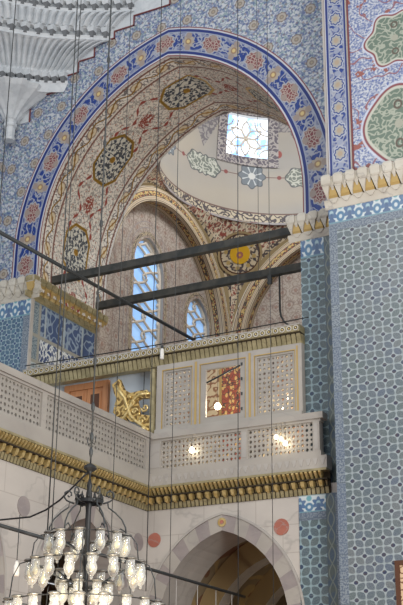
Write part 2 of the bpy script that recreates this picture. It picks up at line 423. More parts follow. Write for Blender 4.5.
# ------------------------------------------------------------------ mesh builder (local frame)
class MB:
    def __init__(s): s.v, s.f, s.uv, s.mi, s.ms, s.sm = [], [], [], [], [], []
    def mat(s, m):
        if m not in s.ms: s.ms.append(m)
        return s.ms.index(m)
    def face(s, pts, m, uv=None, smooth=False):
        b = len(s.v); s.v += [tuple(p) for p in pts]; s.f.append(tuple(range(b, b+len(pts))))
        if uv is None:
            a, c, d = Vector(pts[0]), Vector(pts[1]), Vector(pts[2]); n = (c-a).cross(d-a)
            k = max(range(3), key=lambda i: abs(n[i]))
            uv = [((p[1], p[2]) if k == 0 else (p[0], p[2]) if k == 1 else (p[0], p[1])) for p in pts]
        s.uv.append(uv); s.mi.append(s.mat(m)); s.sm.append(smooth); return s
    def hexa(s, A, B, m, caps=True):                            # A, B: two loops joined by side faces
        n = len(A)
        for i in range(n): j = (i+1) % n; s.face([A[i], A[j], B[j], B[i]], m)
        if caps: s.face(A[::-1], m); s.face(B, m)
        return s
    def box(s, u0, u1, v0, v1, z0, z1, m):
        return s.hexa([(u0,v0,z0),(u1,v0,z0),(u1,v1,z0),(u0,v1,z0)], [(u0,v0,z1),(u1,v0,z1),(u1,v1,z1),(u0,v1,z1)], m)
    def fbox(s, fr, x0, x1, y0, y1, d0, d1, m):
        return s.hexa([fr(x0,y0,d0),fr(x1,y0,d0),fr(x1,y1,d0),fr(x0,y1,d0)], [fr(x0,y0,d1),fr(x1,y0,d1),fr(x1,y1,d1),fr(x0,y1,d1)], m)
    def fquad(s, fr, x0, x1, y0, y1, d, m, uv=None):
        return s.face([fr(x0,y0,d),fr(x1,y0,d),fr(x1,y1,d),fr(x0,y1,d)], m, uv)
    def loft(s, fr, xc, secs, m):                               # secs: (y, halfwidth, depth front, depth back)
        L = [[fr(xc-w,y,b),fr(xc+w,y,b),fr(xc+w,y,f),fr(xc-w,y,f)] for (y,w,f,b) in secs]
        for A, B in zip(L, L[1:]): s.hexa(A, B, m, False)
        s.face(L[0][::-1], m); s.face(L[-1], m); return s
    def disc(s, fr, cx, cy, r, d, m, n=24, r0=0.0, th=0.0):
        for i in range(n):
            a, b = 2*pi*i/n, 2*pi*(i+1)/n
            P = [fr(cx+r*cos(t), cy+r*sin(t), d) for t in (a, b)]
            if r0: Q = [fr(cx+r0*cos(t), cy+r0*sin(t), d) for t in (b, a)]; s.face(P+Q, m)
            else: s.face([fr(cx,cy,d)]+P, m)
            if th: s.face([fr(cx+r*cos(b),cy+r*sin(b),d), fr(cx+r*cos(a),cy+r*sin(a),d), fr(cx+r*cos(a),cy+r*sin(a),d-th), fr(cx+r*cos(b),cy+r*sin(b),d-th)], m)
        return s
    def tube(s, pts, r, m, n=6, closed=False):
        pts = [Vector(p) for p in pts]; L = []
        N = len(pts)
        for i, p in enumerate(pts):
            a = pts[i-1] if (i or closed) else pts[0]; b = pts[(i+1) % N] if (i < N-1 or closed) else pts[-1]
            t = (b-a).normalized() if (b-a).length > 1e-9 else Vector((0,0,1))
            h = Vector((0,0,1)) if abs(t.z) < .9 else Vector((1,0,0))
            x = t.cross(h).normalized(); y = x.cross(t)
            rr = r[i] if isinstance(r, (list, tuple)) else r
            L.append([tuple(p + (x*cos(2*pi*k/n) + y*sin(2*pi*k/n))*rr) for k in range(n)])
        for A, B in list(zip(L, L[1:])) + ([(L[-1], L[0])] if closed else []):
            for i in range(n): j = (i+1) % n; s.face([A[i],A[j],B[j],B[i]], m, smooth=True)
        if not closed: s.face(L[0][::-1], m); s.face(L[-1], m)
        return s
    def lathe(s, c, prof, m, n=12, flute=0.0):
        L = []
        for (r, z) in prof:
            L.append([(c[0]+r*(1+flute*(k % 2))*cos(2*pi*k/n), c[1]+r*(1+flute*(k % 2))*sin(2*pi*k/n), c[2]+z) for k in range(n)])
        for A, B in zip(L, L[1:]):
            for i in range(n): j = (i+1) % n; s.face([A[i],A[j],B[j],B[i]], m, smooth=not flute)
        s.face(L[0][::-1], m); s.face(L[-1], m); return s
    def build(s, name, parent=None, origin=None):
        if parent is not None: o0 = parent['_o']
        else: o0 = origin or (sum(p[0] for p in s.v)/len(s.v), sum(p[1] for p in s.v)/len(s.v), min(p[2] for p in s.v))
        me = bpy.data.meshes.new(name)
        idx, vs, fs = {}, [], []                                # weld
        for f in s.f:
            g = []
            for k in f:
                p = s.v[k]; q = (round(p[0],5), round(p[1],5), round(p[2],5))
                if q not in idx: idx[q] = len(vs); vs.append((p[0]-o0[0], p[1]-o0[1], p[2]-o0[2]))
                g.append(idx[q])
            fs.append(g)
        keep = [i for i, g in enumerate(fs) if len(set(g)) == len(g)]
        fx = []; kk = []
        for i, g in enumerate(fs):
            if len(set(g)) == len(g): fx.append(g); kk.append((i, list(range(len(g)))))
            else:
                h, ii = [], []
                for n_, k in enumerate(g):
                    if k not in h: h.append(k); ii.append(n_)
                if len(h) >= 3: fx.append(h); kk.append((i, ii))
        me.from_pydata(vs, [], fx)
        ul = me.uv_layers.new(name='UVMap'); li = 0
        for (i, ii), poly in zip(kk, me.polygons):
            poly.material_index = s.mi[i]; poly.use_smooth = s.sm[i]
            for n_ in ii: ul.data[li].uv = s.uv[i][n_]; li += 1
        for m in s.ms: me.materials.append(MAT[m])
        me.update()
        ob = bpy.data.objects.new(name, me); COL.objects.link(ob); ob['_o'] = list(o0)
        if parent is not None: ob.parent = parent
        else: ob.location = W(o0); ob.rotation_euler = (0, 0, -AL)
        return ob
def thing(name, label, cat, at, group=None, kind=None):
    o = bpy.data.objects.new(name, None); COL.objects.link(o); o.empty_display_size = .1
    o.location = W(at); o.rotation_euler = (0,0,-AL); o['_o'] = list(at)
    return tag(o, label, cat, group, kind)
def tag(o, label=None, cat=None, group=None, kind=None):
    if label: o['label'] = label
    if cat: o['category'] = cat
    if group: o['group'] = group
    if kind: o['kind'] = kind
    return o
def struct(o): o['kind'] = 'structure'; return o
def frA(v): return lambda x, y, d=0.: (x, v-d, y)               # plane facing the hall, x = u
def frB(u): return lambda x, y, d=0.: (u+d, x, y)               # plane facing right, x = v
def arc_pts(uc, half, e, zc, zb, n=24):                         # pointed arch outline from left foot to right foot
    R = half + e; am = acos(e/R); L = [(uc-half, zb)] if zb < zc else []
    for i in range(n+1):
        t = am*i/n; L.append((uc+e-R*cos(t), zc+R*sin(t)))
    return L + [(2*uc-x, y) for x, y in L[::-1]][1:]
def arch_wall(mb, fr, prof, x0, x1, z0, z1, m, d=0.):           # wall with an arched opening
    a, b = prof[0][0], prof[-1][0]
    if x0 < a: mb.fquad(fr, x0, a, z0, z1, d, m)
    if x1 > b: mb.fquad(fr, b, x1, z0, z1, d, m)
    for (p, q) in zip(prof, prof[1:]):
        if abs(q[0]-p[0]) > 1e-6: mb.face([fr(p[0],p[1],d), fr(q[0],q[1],d), fr(q[0],z1,d), fr(p[0],z1,d)], m)
    return mb
def ribbon(mb, fr, P, Q, d, m, w=1.0, flip=False, k=None, mats=None):  # between outlines P (inner) and Q (outer)
    s = 0.
    for i in range(len(P)-1):
        ds = hypot(P[i+1][0]-P[i][0], P[i+1][1]-P[i][1]); ds2 = hypot(Q[i+1][0]-Q[i][0], Q[i+1][1]-Q[i][1]); dd = (ds+ds2)/2
        mb.face([fr(*P[i],d), fr(*P[i+1],d), fr(*Q[i+1],d), fr(*Q[i],d)], mats[i % len(mats)] if mats else m, [(s,0),(s+dd,0),(s+dd,w),(s,w)]); s += dd
    return mb
def reveal(mb, fr, P, d0, d1, m, vw=None):                      # inner surface of an arch
    s = 0.
    for i in range(len(P)-1):
        ds = hypot(P[i+1][0]-P[i][0], P[i+1][1]-P[i][1]); w = vw if vw else abs(d1-d0)
        mb.face([fr(*P[i],d0), fr(*P[i],d1), fr(*P[i+1],d1), fr(*P[i+1],d0)], m, [(s,0),(s,w),(s+ds,w),(s+ds,0)]); s += ds
    return mb
# ================================================================== THE SETTING
struct(MB().box(-14, 14, -24, 14, -.3, 0, 'carpet').build('floor'))
# --- arch wall (plane v = .43) with the blue band, soffit behind
UC = -.125
A_in = arc_pts(UC, 2.70, .8, 10.75, 9.9); A_out = arc_pts(UC, 3.32, .8, 10.75, 9.9)
A = frA(.43)
mb = MB()
arch_wall(mb, A, A_out, -3.75, 3.60, 9.9, 17.2, 'spandrel_tile')
mb.box(-3.75, 3.6, .50, 2.6, 14.9, 17.2, 'plain_plaster'); mb.box(-5.5, -3.75, .43, 2.75, 9.9, 17.2, 'plain_plaster'); mb.box(3.46, 3.6, .5, 2.75, 9.9, 17.2, 'plain_plaster')
ribbon(mb, A, A_in, A_out, 0.0, 'arch_band', .62)
reveal(mb, frA(.43), A_in, 0, -2.32, 'soffit_paint')
# red edge of the tile field, climbing in steps beside the stalactites
steps = [(-3.27,13.57),(-3.27,14.08),(-2.60,14.08),(-2.60,14.38),(-2.16,14.38),(-2.16,14.63),(-1.79,14.63),(-1.79,14.92),(-1.34,14.92),(-1.34,15.08),(-.90,15.08),(-.9,15.3),(-.1,15.3),(-.1,15.6)]
for p, q in zip(steps, steps[1:]):
    mb.fbox(A, min(p[0],q[0])-.009, max(p[0],q[0])+.009, min(p[1],q[1])-.009, max(p[1],q[1])+.009, 0, .03, 'red_line')
struct(mb.build('wall_back'))
# left hall wall turning towards the viewer above the pier
B = frB(-3.75)
mb = MB(); mb.fquad(B, -4.5, .43, 10.1, 17.2, 0, 'spandrel_tile')
ca2 = arc_pts(-2.4, 2.35, .7, 11.2, 10.1, 14); co2 = arc_pts(-2.4, 2.42, .7, 11.2, 10.1, 14)
ribbon(mb, B, ca2, co2, .012, 'red_line', .07)
mb.box(-4.2, -3.752, -4.5, .43, 10.1, 17.2, 'plain_plaster')
struct(mb.build('wall_left'))
# --- left pier
mb = MB()
mb.fquad(frA(.43), -3.75, -2.95, 9.42, 9.86, 0, 'frieze_tile', [(-3.75,0),(-2.95,0),(-2.95,1),(-3.75,1)])
mb.fquad(frA(.43), -5.2, -3.75, 9.42, 9.86, 0, 'frieze_tile', [(-5.2,0),(-3.75,0),(-3.75,1),(-5.2,1)])
mb.fquad(frA(.43), -5.2, -3.10, 5.4, 9.42, 0, 'small_tile'); mb.fquad(frA(.43), -3.10, -2.95, 5.4, 9.42, 0, 'border_tile')
mb.fquad(frB(-2.95), .43, 2.75, 5.4, 9.86, 0, 'calligraphy_tile')
mb.box(-3.6, -2.83, 2.60, 3.02, 5.4, 14.3, 'net_plaster')
mb.fbox(frB(-2.95), .43, .52, 7.9, 9.8, 0, .02, 'marble_grey')
struct(mb.build('wall_left_pier'))
# --- right pier, main block (v = -.5) and set-back jamb (v = .3)
M = frA(-.5)
mb = MB()
mb.fquad(M, 3.40, 7.6, 9.52, 9.87, 0, 'frieze_tile', [(3.4,0),(7.6,0),(7.6,1),(3.4,1)])
mb.fquad(M, 3.40, 3.535, 0, 9.52, 0, 'border_tile'); mb.fquad(M, 3.535, 7.6, 0, 9.40, 0, 'field_tile')
mb.fquad(M, 3.535, 7.6, 9.40, 9.52, 0, 'border_tile')
mb.fquad(M, 3.42, 3.84, 9.87, 17.2, 0, 'strip_band', [(9.87,0),(9.87,.42),(17.2,.42),(17.2,0)])
mb.fquad(M, 3.84, 7.6, 9.87, 17.2, 0, 'panel_tile')
mb.fbox(M, 3.40, 3.43, 9.87, 17.2, 0, .02, 'marble_grey'); mb.fbox(M, 3.835, 3.86, 9.87, 17.2, 0, .015, 'red_line'); mb.fbox(M, 3.805, 3.83, 9.87, 17.2, 0, .012, 'marble_pale')
mb.box(3.6, 7.6, -.48, 2.75, 0, 17.2, 'plain_plaster')
mb.face([(3.4,-.5,0),(3.4,.9,0),(3.4,.9,9.87),(3.4,-.5,9.87)], 'chain_tile'); mb.face([(3.42,-.5,9.87),(3.42,.9,9.87),(3.42,.9,17.2),(3.42,-.5,17.2)], 'spandrel_tile')
struct(mb.build('wall_right'))
mb = MB(); J = frA(.32)
mb.fquad(J, 2.56, 2.97, 5.5, 9.42, 0, 'jamb_tile'); mb.fquad(J, 2.97, 3.12, 5.5, 9.86, 0, 'chain_tile'); mb.fquad(J, 3.12, 3.5, 5.5, 9.86, 0, 'border_tile')
mb.fquad(J, 2.56, 2.97, 9.42, 9.86, 0, 'frieze_tile', [(2.56,0),(2.97,0),(2.97,1),(2.56,1)])
mb.face([(2.56,.32,5.5),(2.56,2.9,5.5),(2.56,2.9,10.1),(2.56,.32,10.1)], 'jamb_tile')
L2 = frA(.115)
mb.fquad(L2, 2.53, 2.97, 0, 5.2, 0, 'jamb_tile'); mb.fquad(L2, 2.53, 2.97, 5.2, 5.46, 0, 'frieze_tile', [(2.53,0),(2.97,0),(2.97,1),(2.53,1)])
mb.fquad(L2, 2.97, 3.12, 0, 5.46, 0, 'chain_tile'); mb.fquad(L2, 3.12, 3.5, 0, 5.46, 0, 'border_tile')
mb.fquad(L2, 2.53, 2.97, 5.08, 5.20, .004, 'border_tile')
mb.face([(2.53,.115,0),(2.53,.3,0),(2.53,.3,5.46),(2.53,.115,5.46)], 'stone_red')
struct(mb.build('wall_right_jamb'))
# --- lower arcade walls under the gallery
def voussoirs(mb, fr, uc, half, e, zc, zb, w, d, n=9):
    P = arc_pts(uc, half, e, zc, zb, n); Q = arc_pts(uc, half+w, e, zc, zb, n)
    L = len(P)-1
    for i in range(L):
        m = 'marble_pale' if i % 2 else 'stone_purple'
        mb.hexa([fr(*P[i],d), fr(*P[i+1],d), fr(*Q[i+1],d), fr(*Q[i],d)], [fr(*P[i],0), fr(*P[i+1],0), fr(*Q[i+1],0), fr(*Q[i],0)], m, False)
        mb.face([fr(*P[i],d), fr(*P[i+1],d), fr(*Q[i+1],d), fr(*Q[i],d)], m)
    Q2 = arc_pts(uc, half+w+.035, e, zc, zb, n*2); Q1 = arc_pts(uc, half+w, e, zc, zb, n*2)
    for i in range(len(Q1)-1):
        mb.hexa([fr(*Q1[i],.03), fr(*Q1[i+1],.03), fr(*Q2[i+1],.03), fr(*Q2[i],.03)], [fr(*Q1[i],0), fr(*Q1[i+1],0), fr(*Q2[i+1],0), fr(*Q2[i],0)], 'marble_grey')
mb = MB(); LA = frA(.13)
PA = arc_pts(1.235, 1.10, .35, 3.64, 0, 14)
arch_wall(mb, LA, PA, -.13, 2.53, 0, 5.46, 'marble_wall')
reveal(mb, LA, PA, 0, -.9, 'marble_grey')
voussoirs(mb, LA, 1.235, 1.10, .35, 3.64, 2.6, .24, .015)
mb.disc(LA, .02, 4.99, .115, .012, 'stone_red', th=.012); mb.disc(LA, 2.235, 5.02, .125, .012, 'stone_red', th=.012)
mb.disc(LA, 1.235, 5.17, .07, .03, 'gold', th=.03); mb.disc(LA, 1.235, 5.17, .035, .034, 'stone_red')
struct(mb.build('wall_gallery_front'))
mb = MB(); LB = frB(-.13)
segs = [(-1.55, -2.0), (-4.75, -5.0)]
x_hi = .13
for c in (-1.62, -4.75, -7.9):
    P_ = arc_pts(c, 1.02, .35, 3.72, 0, 14)
    arch_wall(mb, LB, P_, c-1.57, x_hi, 0, 5.46, 'marble_wall'); x_hi = c-1.57
    reveal(mb, LB, P_, 0, -.8, 'marble_grey'); voussoirs(mb, LB, c, 1.02, .35, 3.72, 2.6, .26, .015)
mb.disc(LB, -.12, 4.93, .14, .012, 'stone_purple', th=.012); mb.disc(LB, -3.15, 4.93, .14, .012, 'stone_purple', th=.012)
struct(mb.build('wall_gallery_side'))
# space under the gallery, with a transverse painted vault
mb = MB()
mb.face([(-6,6,0),(4,6,0),(4,6,5.4),(-6,6,5.4)], 'vault_paint'); mb.face([(4,1,0),(4,6,0),(4,6,5.4),(4,1,5.4)], 'vault_paint')
mb.face([(-6,-9.5,0),(-6,6,0),(-6,6,5.4),(-6,-9.5,5.4)], 'vault_paint')
VP = arc_pts(1.235, 1.55, .35, 3.5, 0, 12); VO = arc_pts(1.235, 1.25, .35, 3.4, 0, 12)
for v0 in (2.0, 3.6):
    ribbon(mb, frA(v0), VO, VP, 0, 'beam_ochre'); reveal(mb, frA(v0), VO, 0, -.35, 'marble_grey')
reveal(mb, frA(1.0), VP, 0, -5., 'vault_paint')
struct(mb.build('wall_passage'))
mb = MB()
mb.box(-6, 3.6, .16, 6, 5.42, 5.62, 'marble_grey'); mb.box(-6, -.16, -9.5, .16, 5.42, 5.62, 'marble_grey')
struct(mb.build('ceiling_gallery'))
# --- domed bay
HW, CV, ZS, ZR = 2.95, 5.90, 11.35, 14.30
v0, v1, u0, u1 = CV-HW, CV+HW, UC-HW, UC+HW
def bay_wall(name, fr, c, wins, rec=.36):
    P = arc_pts(c, 2.60, .0, ZS, 5.6, 18); Q = arc_pts(c, 2.945, .0, ZS, 5.6, 18); mb = MB()
    ribbon(mb, fr, P, Q, 0, 'rib_paint', 1.0); reveal(mb, fr, P, 0, -rec, 'rib_paint', 1.0)
    mb.fquad(fr, c-3.0, c+3.0, 14.3, 15., -.3, 'plain_plaster')
    xs = [c-2.60]
    for w in wins: xs += [w[0], w[1]]
    xs.append(c+2.60)
    for k in range(0, len(xs), 2): mb.fquad(fr, xs[k], xs[k+1], 5.6, 14.15, -rec, 'net_plaster')
    for (a, b, z0, z1) in wins:
        r = (b-a)/2; WP = arc_pts((a+b)/2, r, r*.25, z1-r*1.1, z0, 8)
        mb.fquad(fr, a, b, 5.6, z0, -rec, 'net_plaster'); arch_wall(mb, fr, WP, a, b, z0, 14.15, 'net_plaster', -rec)
        reveal(mb, fr, WP, -rec, -rec-.22, 'marble_grey')
        for (w1, w2, mm) in ((.06,.15,'dark_scroll'), (.24,.26,'stone_purple'), (.38,.40,'stone_purple')):
            ribbon(mb, fr, arc_pts((a+b)/2, r+w1, r*.25, z1-r*1.1, z0, 8), arc_pts((a+b)/2, r+w2, r*.25, z1-r*1.1, z0, 8), -rec+.006, mm)
    return struct(mb.build(name))
TW = (4.78, 6.10, 9.0, 13.0); SW = (7.25, 8.40, 9.0, 12.35)
bay_wall('wall_bay_left', frB(u0), CV, [TW, SW])
bay_wall('wall_bay_back', lambda x, y, d=0.: (x, v1-d, y), UC, [(-1.25, .25, 8.6, 11.2)])
mb = MB(); mb.fquad(lambda x, y, d=0.: (u1-d, x, y), 2.9, 8.9, 5.6, 14.4, 0, 'net_plaster'); struct(mb.build('wall_bay_right'))
# windows of the bay: coloured daylight panes behind a network of plaster cames
def net_window(k, fr, a, b, z0, z1, rec, nx, P):
    r = (b-a)/2; c = (a+b)/2; WP = arc_pts(c, r, r*.25, z1-r*1.1, z0, 8)
    root = thing('window_%d' % k, None, None, fr(c, z0, -rec-.12), kind='structure')
    mb = MB(); mb.face([fr(x, y, -rec-.16) for x, y in WP], 'pane_blue'); mb.build('pane', root)
    mb = MB(); inside = lambda x, y: any(True for _ in [0]) and abs(x-c) < r*.97 and y < z1-.05
    def half_at(y):
        zc = z1-r*1.1
        if y < zc: return r
        R = r*1.25; q = R*R-(y-zc)**2
        return max(0, sqrt(q)-r*.25) if q > 0 else 0
    for i in range(-1, nx*2+2):
        for sgn in (-1, 1):
            pts = []
            n = int((z1-z0)/.07)
            for j in range(n+1):
                y = z0 + (z1-z0)*j/n
                x = a + (b-a)*(i+.5)/(nx*2) + sgn*(b-a)/(nx*2)*.62*sin(2*pi*y/P + (pi if i % 2 else 0)) + .02*sin(y*9+i)
                ok = abs(x-c) < half_at(y)
                if ok: pts.append(fr(x, y, -rec-.12))
                if (not ok or j == n) and len(pts) > 1: mb.tube(pts, .034, 'plaster_came', 5); pts = []
                elif not ok: pts = []
    mb.tube([fr(x, y, -rec-.12) for x, y in WP], .05, 'plaster_came', 6)
    mb.build('tracery', root)
net_window(2, frB(u0), *TW, .36, 1, .95); net_window(3, frB(u0), *SW, .36, 1, .8)
net_window(4, lambda x, y, d=0.: (x, v1-d, y), -1.25, .25, 8.6, 11.2, .36, 2, .8)
# pendentives
mb = MB(); R_ = HW*sqrt(2)
for q in range(4):
    rows = []
    N = 16
    for j in range(N+1):
        h = -1.2 + (HW+1.2)*j/N if False else HW*j/N
        rho = sqrt(max(R_*R_-h*h, 0)); g0 = acos(min(1, HW/rho)); wd = (pi/4-g0)
        b1 = min(.13/rho, wd*.5); b2 = min(.30/rho, wd*.75)
        cols = [-wd, -wd+b1, -wd+b2, -(wd-b2)/3, (wd-b2)/3, wd-b2, wd-b1, wd]
        rows.append([(UC+rho*cos(pi/4+t+q*pi/2), CV+rho*sin(pi/4+t+q*pi/2), ZS+h, t*rho, h) for t in cols])
    for j in range(N):
        for i in range(7):
            P = [rows[j][i], rows[j][i+1], rows[j+1][i+1], rows[j+1][i]]
            m = 'beam_ochre' if i in (0, 6) else 'dark_scroll' if i in (1, 5) else 'red_ground'
            mb.face([p[:3] for p in P], m, [(p[3]+q*3.1, p[4]) for p in P], smooth=True)
struct(mb.build('ceiling_pendentives'))
pend = bpy.data.objects['ceiling_pendentives']
# roundels with a gilded boss on the pendentives
for q in (1,):
    mb = MB(); h = 2.32; rho = sqrt(R_*R_-h*h); a = pi/4+q*pi/2
    c = Vector((UC+rho*cos(a), CV+rho*sin(a), ZS+h)); nrm = (Vector((UC, CV, ZS))-c).normalized()
    ex = Vector((0,0,1)).cross(nrm).normalized(); ey = nrm.cross(ex)
    def disc_fr(x, y, d=0.):
        rr = hypot(x, y); sag = R_-sqrt(max(R_*R_-rr*rr, 0))
        return tuple(c + ex*x + ey*y + nrm*(d+sag))
    for (ra, rb, d, m) in ((.58,.52,.03,'beam_ochre'),(.52,.49,.034,'wood_dark'),(.49,.24,.032,'dark_scroll')): mb.disc(disc_fr, 0, 0, ra, d, m, 28, rb)
    for k in range(8): mb.disc(disc_fr, .37*cos(k*pi/4), .37*sin(k*pi/4), .055, .04, 'gold_paint', 8)
    mb.build('roundel', pend)
    mb = MB(); mb.disc(disc_fr, 0, 0, .26, .05, 'boss_gold', 24, th=.03); mb.disc(disc_fr, 0, -.03, .09, .054, 'stone_red', 12, .03); tag(mb.build('gilded_boss', pend), 'shining gold disc at the centre of the roundel')
# dome
mb = MB(); ND, NZ = 96, 22; HD = 4.6
def domep(t, z, ins=0.):
    r = HW*max(0, 1-((z-ZR)/HD)**3.5)**(1/3.5) - ins
    return (UC+r*cos(t), CV+r*sin(t), z)
T0, T1, WZ0, WZ1 = radians(123.75), radians(146.25), 16.10, 17.22
zs = sorted(set([ZR+HD*sin(pi/2*j/NZ) for j in range(NZ+1)] + [WZ0, WZ1]))
for i in range(ND):
    t0, t1 = 2*pi*i/ND, 2*pi*(i+1)/ND
    for za, zb in zip(zs, zs[1:]):
        if za >= WZ0-1e-6 and zb <= WZ1+1e-6 and t0 >= T0-.02 and t1 <= T1+.02: continue
        mb.face([domep(t1,za),domep(t0,za),domep(t0,zb),domep(t1,zb)], 'dome_paint', [(t1,za-ZR),(t0,za-ZR),(t0,zb-ZR),(t1,zb-ZR)], smooth=True)
for i in range(48):
    t0, t1 = 2*pi*i/48, 2*pi*(i+1)/48
    for (ra, za, rb, zb) in ((HW,ZR-.03,HW-.05,ZR-.03),(HW-.05,ZR-.03,HW-.05,ZR+.02),(HW-.05,ZR+.02,HW-.01,ZR+.04)):
        mb.face([(UC+ra*cos(t0),CV+ra*sin(t0),za),(UC+ra*cos(t1),CV+ra*sin(t1),za),(UC+rb*cos(t1),CV+rb*sin(t1),zb),(UC+rb*cos(t0),CV+rb*sin(t0),zb)], 'stone_purple')
struct(mb.build('ceiling_dome'))
tm = (T0+T1)/2
root = thing('window_1', None, None, domep(tm, WZ0), kind='structure')
def wfr(x, y, d=0.):                                            # x across (metres), y height
    t = tm - x/2.85; return domep(t, y, d)
WH = (T1-T0)/2*2.85
mb = MB()
n = 10
for (xa, xb, ya, yb) in ((-WH-.26,-WH,WZ0-.24,WZ1+.24),(WH,WH+.26,WZ0-.24,WZ1+.24),(-WH,WH,WZ0-.24,WZ0),(-WH,WH,WZ1,WZ1+.24)):
    for i in range(n):
        for j in range(n):
            x0_, x1_ = xa+(xb-xa)*i/n, xa+(xb-xa)*(i+1)/n; y0_, y1_ = ya+(yb-ya)*j/n, ya+(yb-ya)*(j+1)/n
            mb.face([wfr(x0_,y0_,.035),wfr(x1_,y0_,.035),wfr(x1_,y1_,.035),wfr(x0_,y1_,.035)], 'window_border', [(x0_,y0_),(x1_,y0_),(x1_,y1_),(x0_,y1_)])
mb.build('window_frame', root)
mb = MB()
for i in range(n):
    for j in range(n):
        x0_, x1_ = -WH+2*WH*i/n, -WH+2*WH*(i+1)/n; y0_, y1_ = WZ0+(WZ1-WZ0)*j/n, WZ0+(WZ1-WZ0)*(j+1)/n
        mb.face([wfr(x0_,y0_,-.12),wfr(x1_,y0_,-.12),wfr(x1_,y1_,-.12),wfr(x0_,y1_,-.12)], 'pane_white', [(x0_,y0_),(x1_,y0_),(x1_,y1_),(x0_,y1_)])
mb.build('pane', root)
mb = MB(); zc = (WZ0+WZ1)/2
for k in range(6):
    a = k*pi/3+pi/6; pts = []
    for j in range(9):
        t = j/8; rr = .46*t; w = .11*sin(pi*t); pts.append((rr*cos(a)-w*sin(a), rr*sin(a)+w*cos(a)))
    for j in range(8, -1, -1):
        t = j/8; rr = .46*t; w = -.11*sin(pi*t); pts.append((rr*cos(a)-w*sin(a), rr*sin(a)+w*cos(a)))
    mb.tube([wfr(max(-WH,min(WH,x)), zc+y, -.08) for x, y in pts], .022, 'plaster_came', 4)
for (cx_, cy_) in ((-WH,-.46),(WH,-.46),(-WH,.46),(WH,.46)):
    for rr in (.2, .34):
        mb.tube([wfr(cx_-math.copysign(rr*cos(t*pi/16),cx_), zc+cy_-math.copysign(rr*sin(t*pi/16),cy_), -.08) for t in range(9)], .020, 'plaster_came', 4)
mb.tube([wfr(.05*cos(t*pi/6), zc+.05*sin(t*pi/6), -.08) for t in range(13)], .014, 'gold_paint', 4)
mb.build('tracery', root)
# --- wall behind the side gallery, left of the screen, with the wooden door
mb = MB(); mb.fquad(frA(.55), -2.95, -.02, 5.6, 8.0, 0, 'marble_blue'); mb.fbox(frA(.55), -2.95, -.02, 5.62, 6.0, 0, .02, 'marble_grey')
for x in (-1.06, -.52): mb.fbox(frA(.55), x, x+.015, 5.6, 8.0, 0, .006, 'grey_recess')
mb.box(-2.95, -.02, .56, .7, 5.6, 8.0, 'marble_grey')
struct(mb.build('wall_loggia'))
D = frA(.55); root = thing('door_1', None, None, D(-1.66, 5.62, 0), kind='structure')
mb = MB(); mb.fbox(D, -2.12, -1.20, 7.82, 7.93, 0, .07, 'wood'); mb.fbox(D, -2.12, -2.02, 5.62, 7.82, 0, .07, 'wood'); mb.fbox(D, -1.30, -1.20, 5.62, 7.82, 0, .07, 'wood'); mb.build('door_frame', root)
for x0_, x1_ in ((-2.02,-1.66),(-1.66,-1.30)):
    mb = MB(); mb.fbox(D, x0_+.005, x1_-.005, 5.62, 7.82, 0, .03, 'wood')
    for ya, yb in ((7.25,7.75),(6.5,7.15),(5.75,6.4)):
        mb.fbox(D, x0_+.06, x1_-.06, ya, yb, .03, .045, 'wood'); mb.fbox(D, x0_+.09, x1_-.09, ya+.04, yb-.04, .045, .05, 'wood_dark')
    mb.build('door_leaf', root)
# --- inner painted wall of the royal box, seen through the open panel
mb = MB(); mb.box(-1.6, 2.55, 2.42, 2.5, 5.62, 9.1, 'plain_plaster')
for i, (a_, b_, m) in enumerate(((-1.6,-.02,'cream_scroll'),(-.02,.03,'gold_paint'),(.03,.44,'red_column'),(.44,.49,'gold_paint'),(.49,1.1,'dark_scroll'),(1.1,2.55,'cream_scroll'))):
    mb.fquad(frA(2.40), a_, b_, 5.7, 9.1, 0, m)
struct(mb.build('wall_box_inner'))
# ================================================================== THE THINGS
# --- muqarnas cornices
def cornice_parts(runs, name, label, zt, hh, dep, pitch):       # runs: (plane, from, to, tooth, wedge, niche, base materials)
    fr0, x00 = runs[0][:2]
    root = thing(name, label, 'cornice', fr0(x00, zt-hh, 0))
    mb = MB(); mt = MB(); mw = MB(); mg = MB()
    for fr, a, b, tm_, wm, nm, bm in runs:
        mb.fbox(fr, a, b, zt-hh*.30, zt-hh*.04, 0, dep*.78, tm_)
        mb.hexa([fr(a,zt-hh,.01), fr(b,zt-hh,.01), fr(b,zt-hh*.74,dep*.34), fr(a,zt-hh*.74,dep*.34)], [fr(a,zt-hh,0), fr(b,zt-hh,0), fr(b,zt-hh*.74,0), fr(a,zt-hh*.74,0)], bm)
        n = max(1, round((b-a)/pitch)); w = (b-a)/n
        for i in range(n):
            x = a+w*(i+.5)
            mt.loft(fr, x, [(zt-hh*.36, w*.24, dep*.86, 0), (zt-hh*.30, w*.36, dep*.94, 0), (zt-hh*.08, w*.39, dep, 0), (zt, w*.26, dep*.93, 0)], tm_)
            mw.loft(fr, x-w*.10, [(zt-hh*.74, w*.04, dep*.44, 0), (zt-hh*.60, w*.12, dep*.66, 0), (zt-hh*.34, w*.30, dep*.84, 0)], wm)
            mw.loft(fr, x+w*.40, [(zt-hh*.52, w*.05, dep*.52, 0), (zt-hh*.40, w*.13, dep*.70, 0), (zt-hh*.28, w*.20, dep*.80, 0)], wm)
            mg.loft(fr, x+w*.34, [(zt-hh*.74, w*.34, dep*.36, 0), (zt-hh*.64, w*.36, dep*.50, 0), (zt-hh*.30, w*.14, dep*.66, 0)], nm)
            mb.loft(fr, x+w*.34, [(zt-hh*.86, w*.10, dep*.30, 0), (zt-hh*.78, w*.30, dep*.38, 0), (zt-hh*.73, w*.42, dep*.44, 0)], bm)
    mb.build('moulding', root); mt.build('tooth_row', root); mw.build('wedge_row', root); mg.build('niche_row', root)
    return root
ZT = 10.14
WC = ('marble_cornice', 'marble_cornice', 'gold_paint', 'marble_cornice')
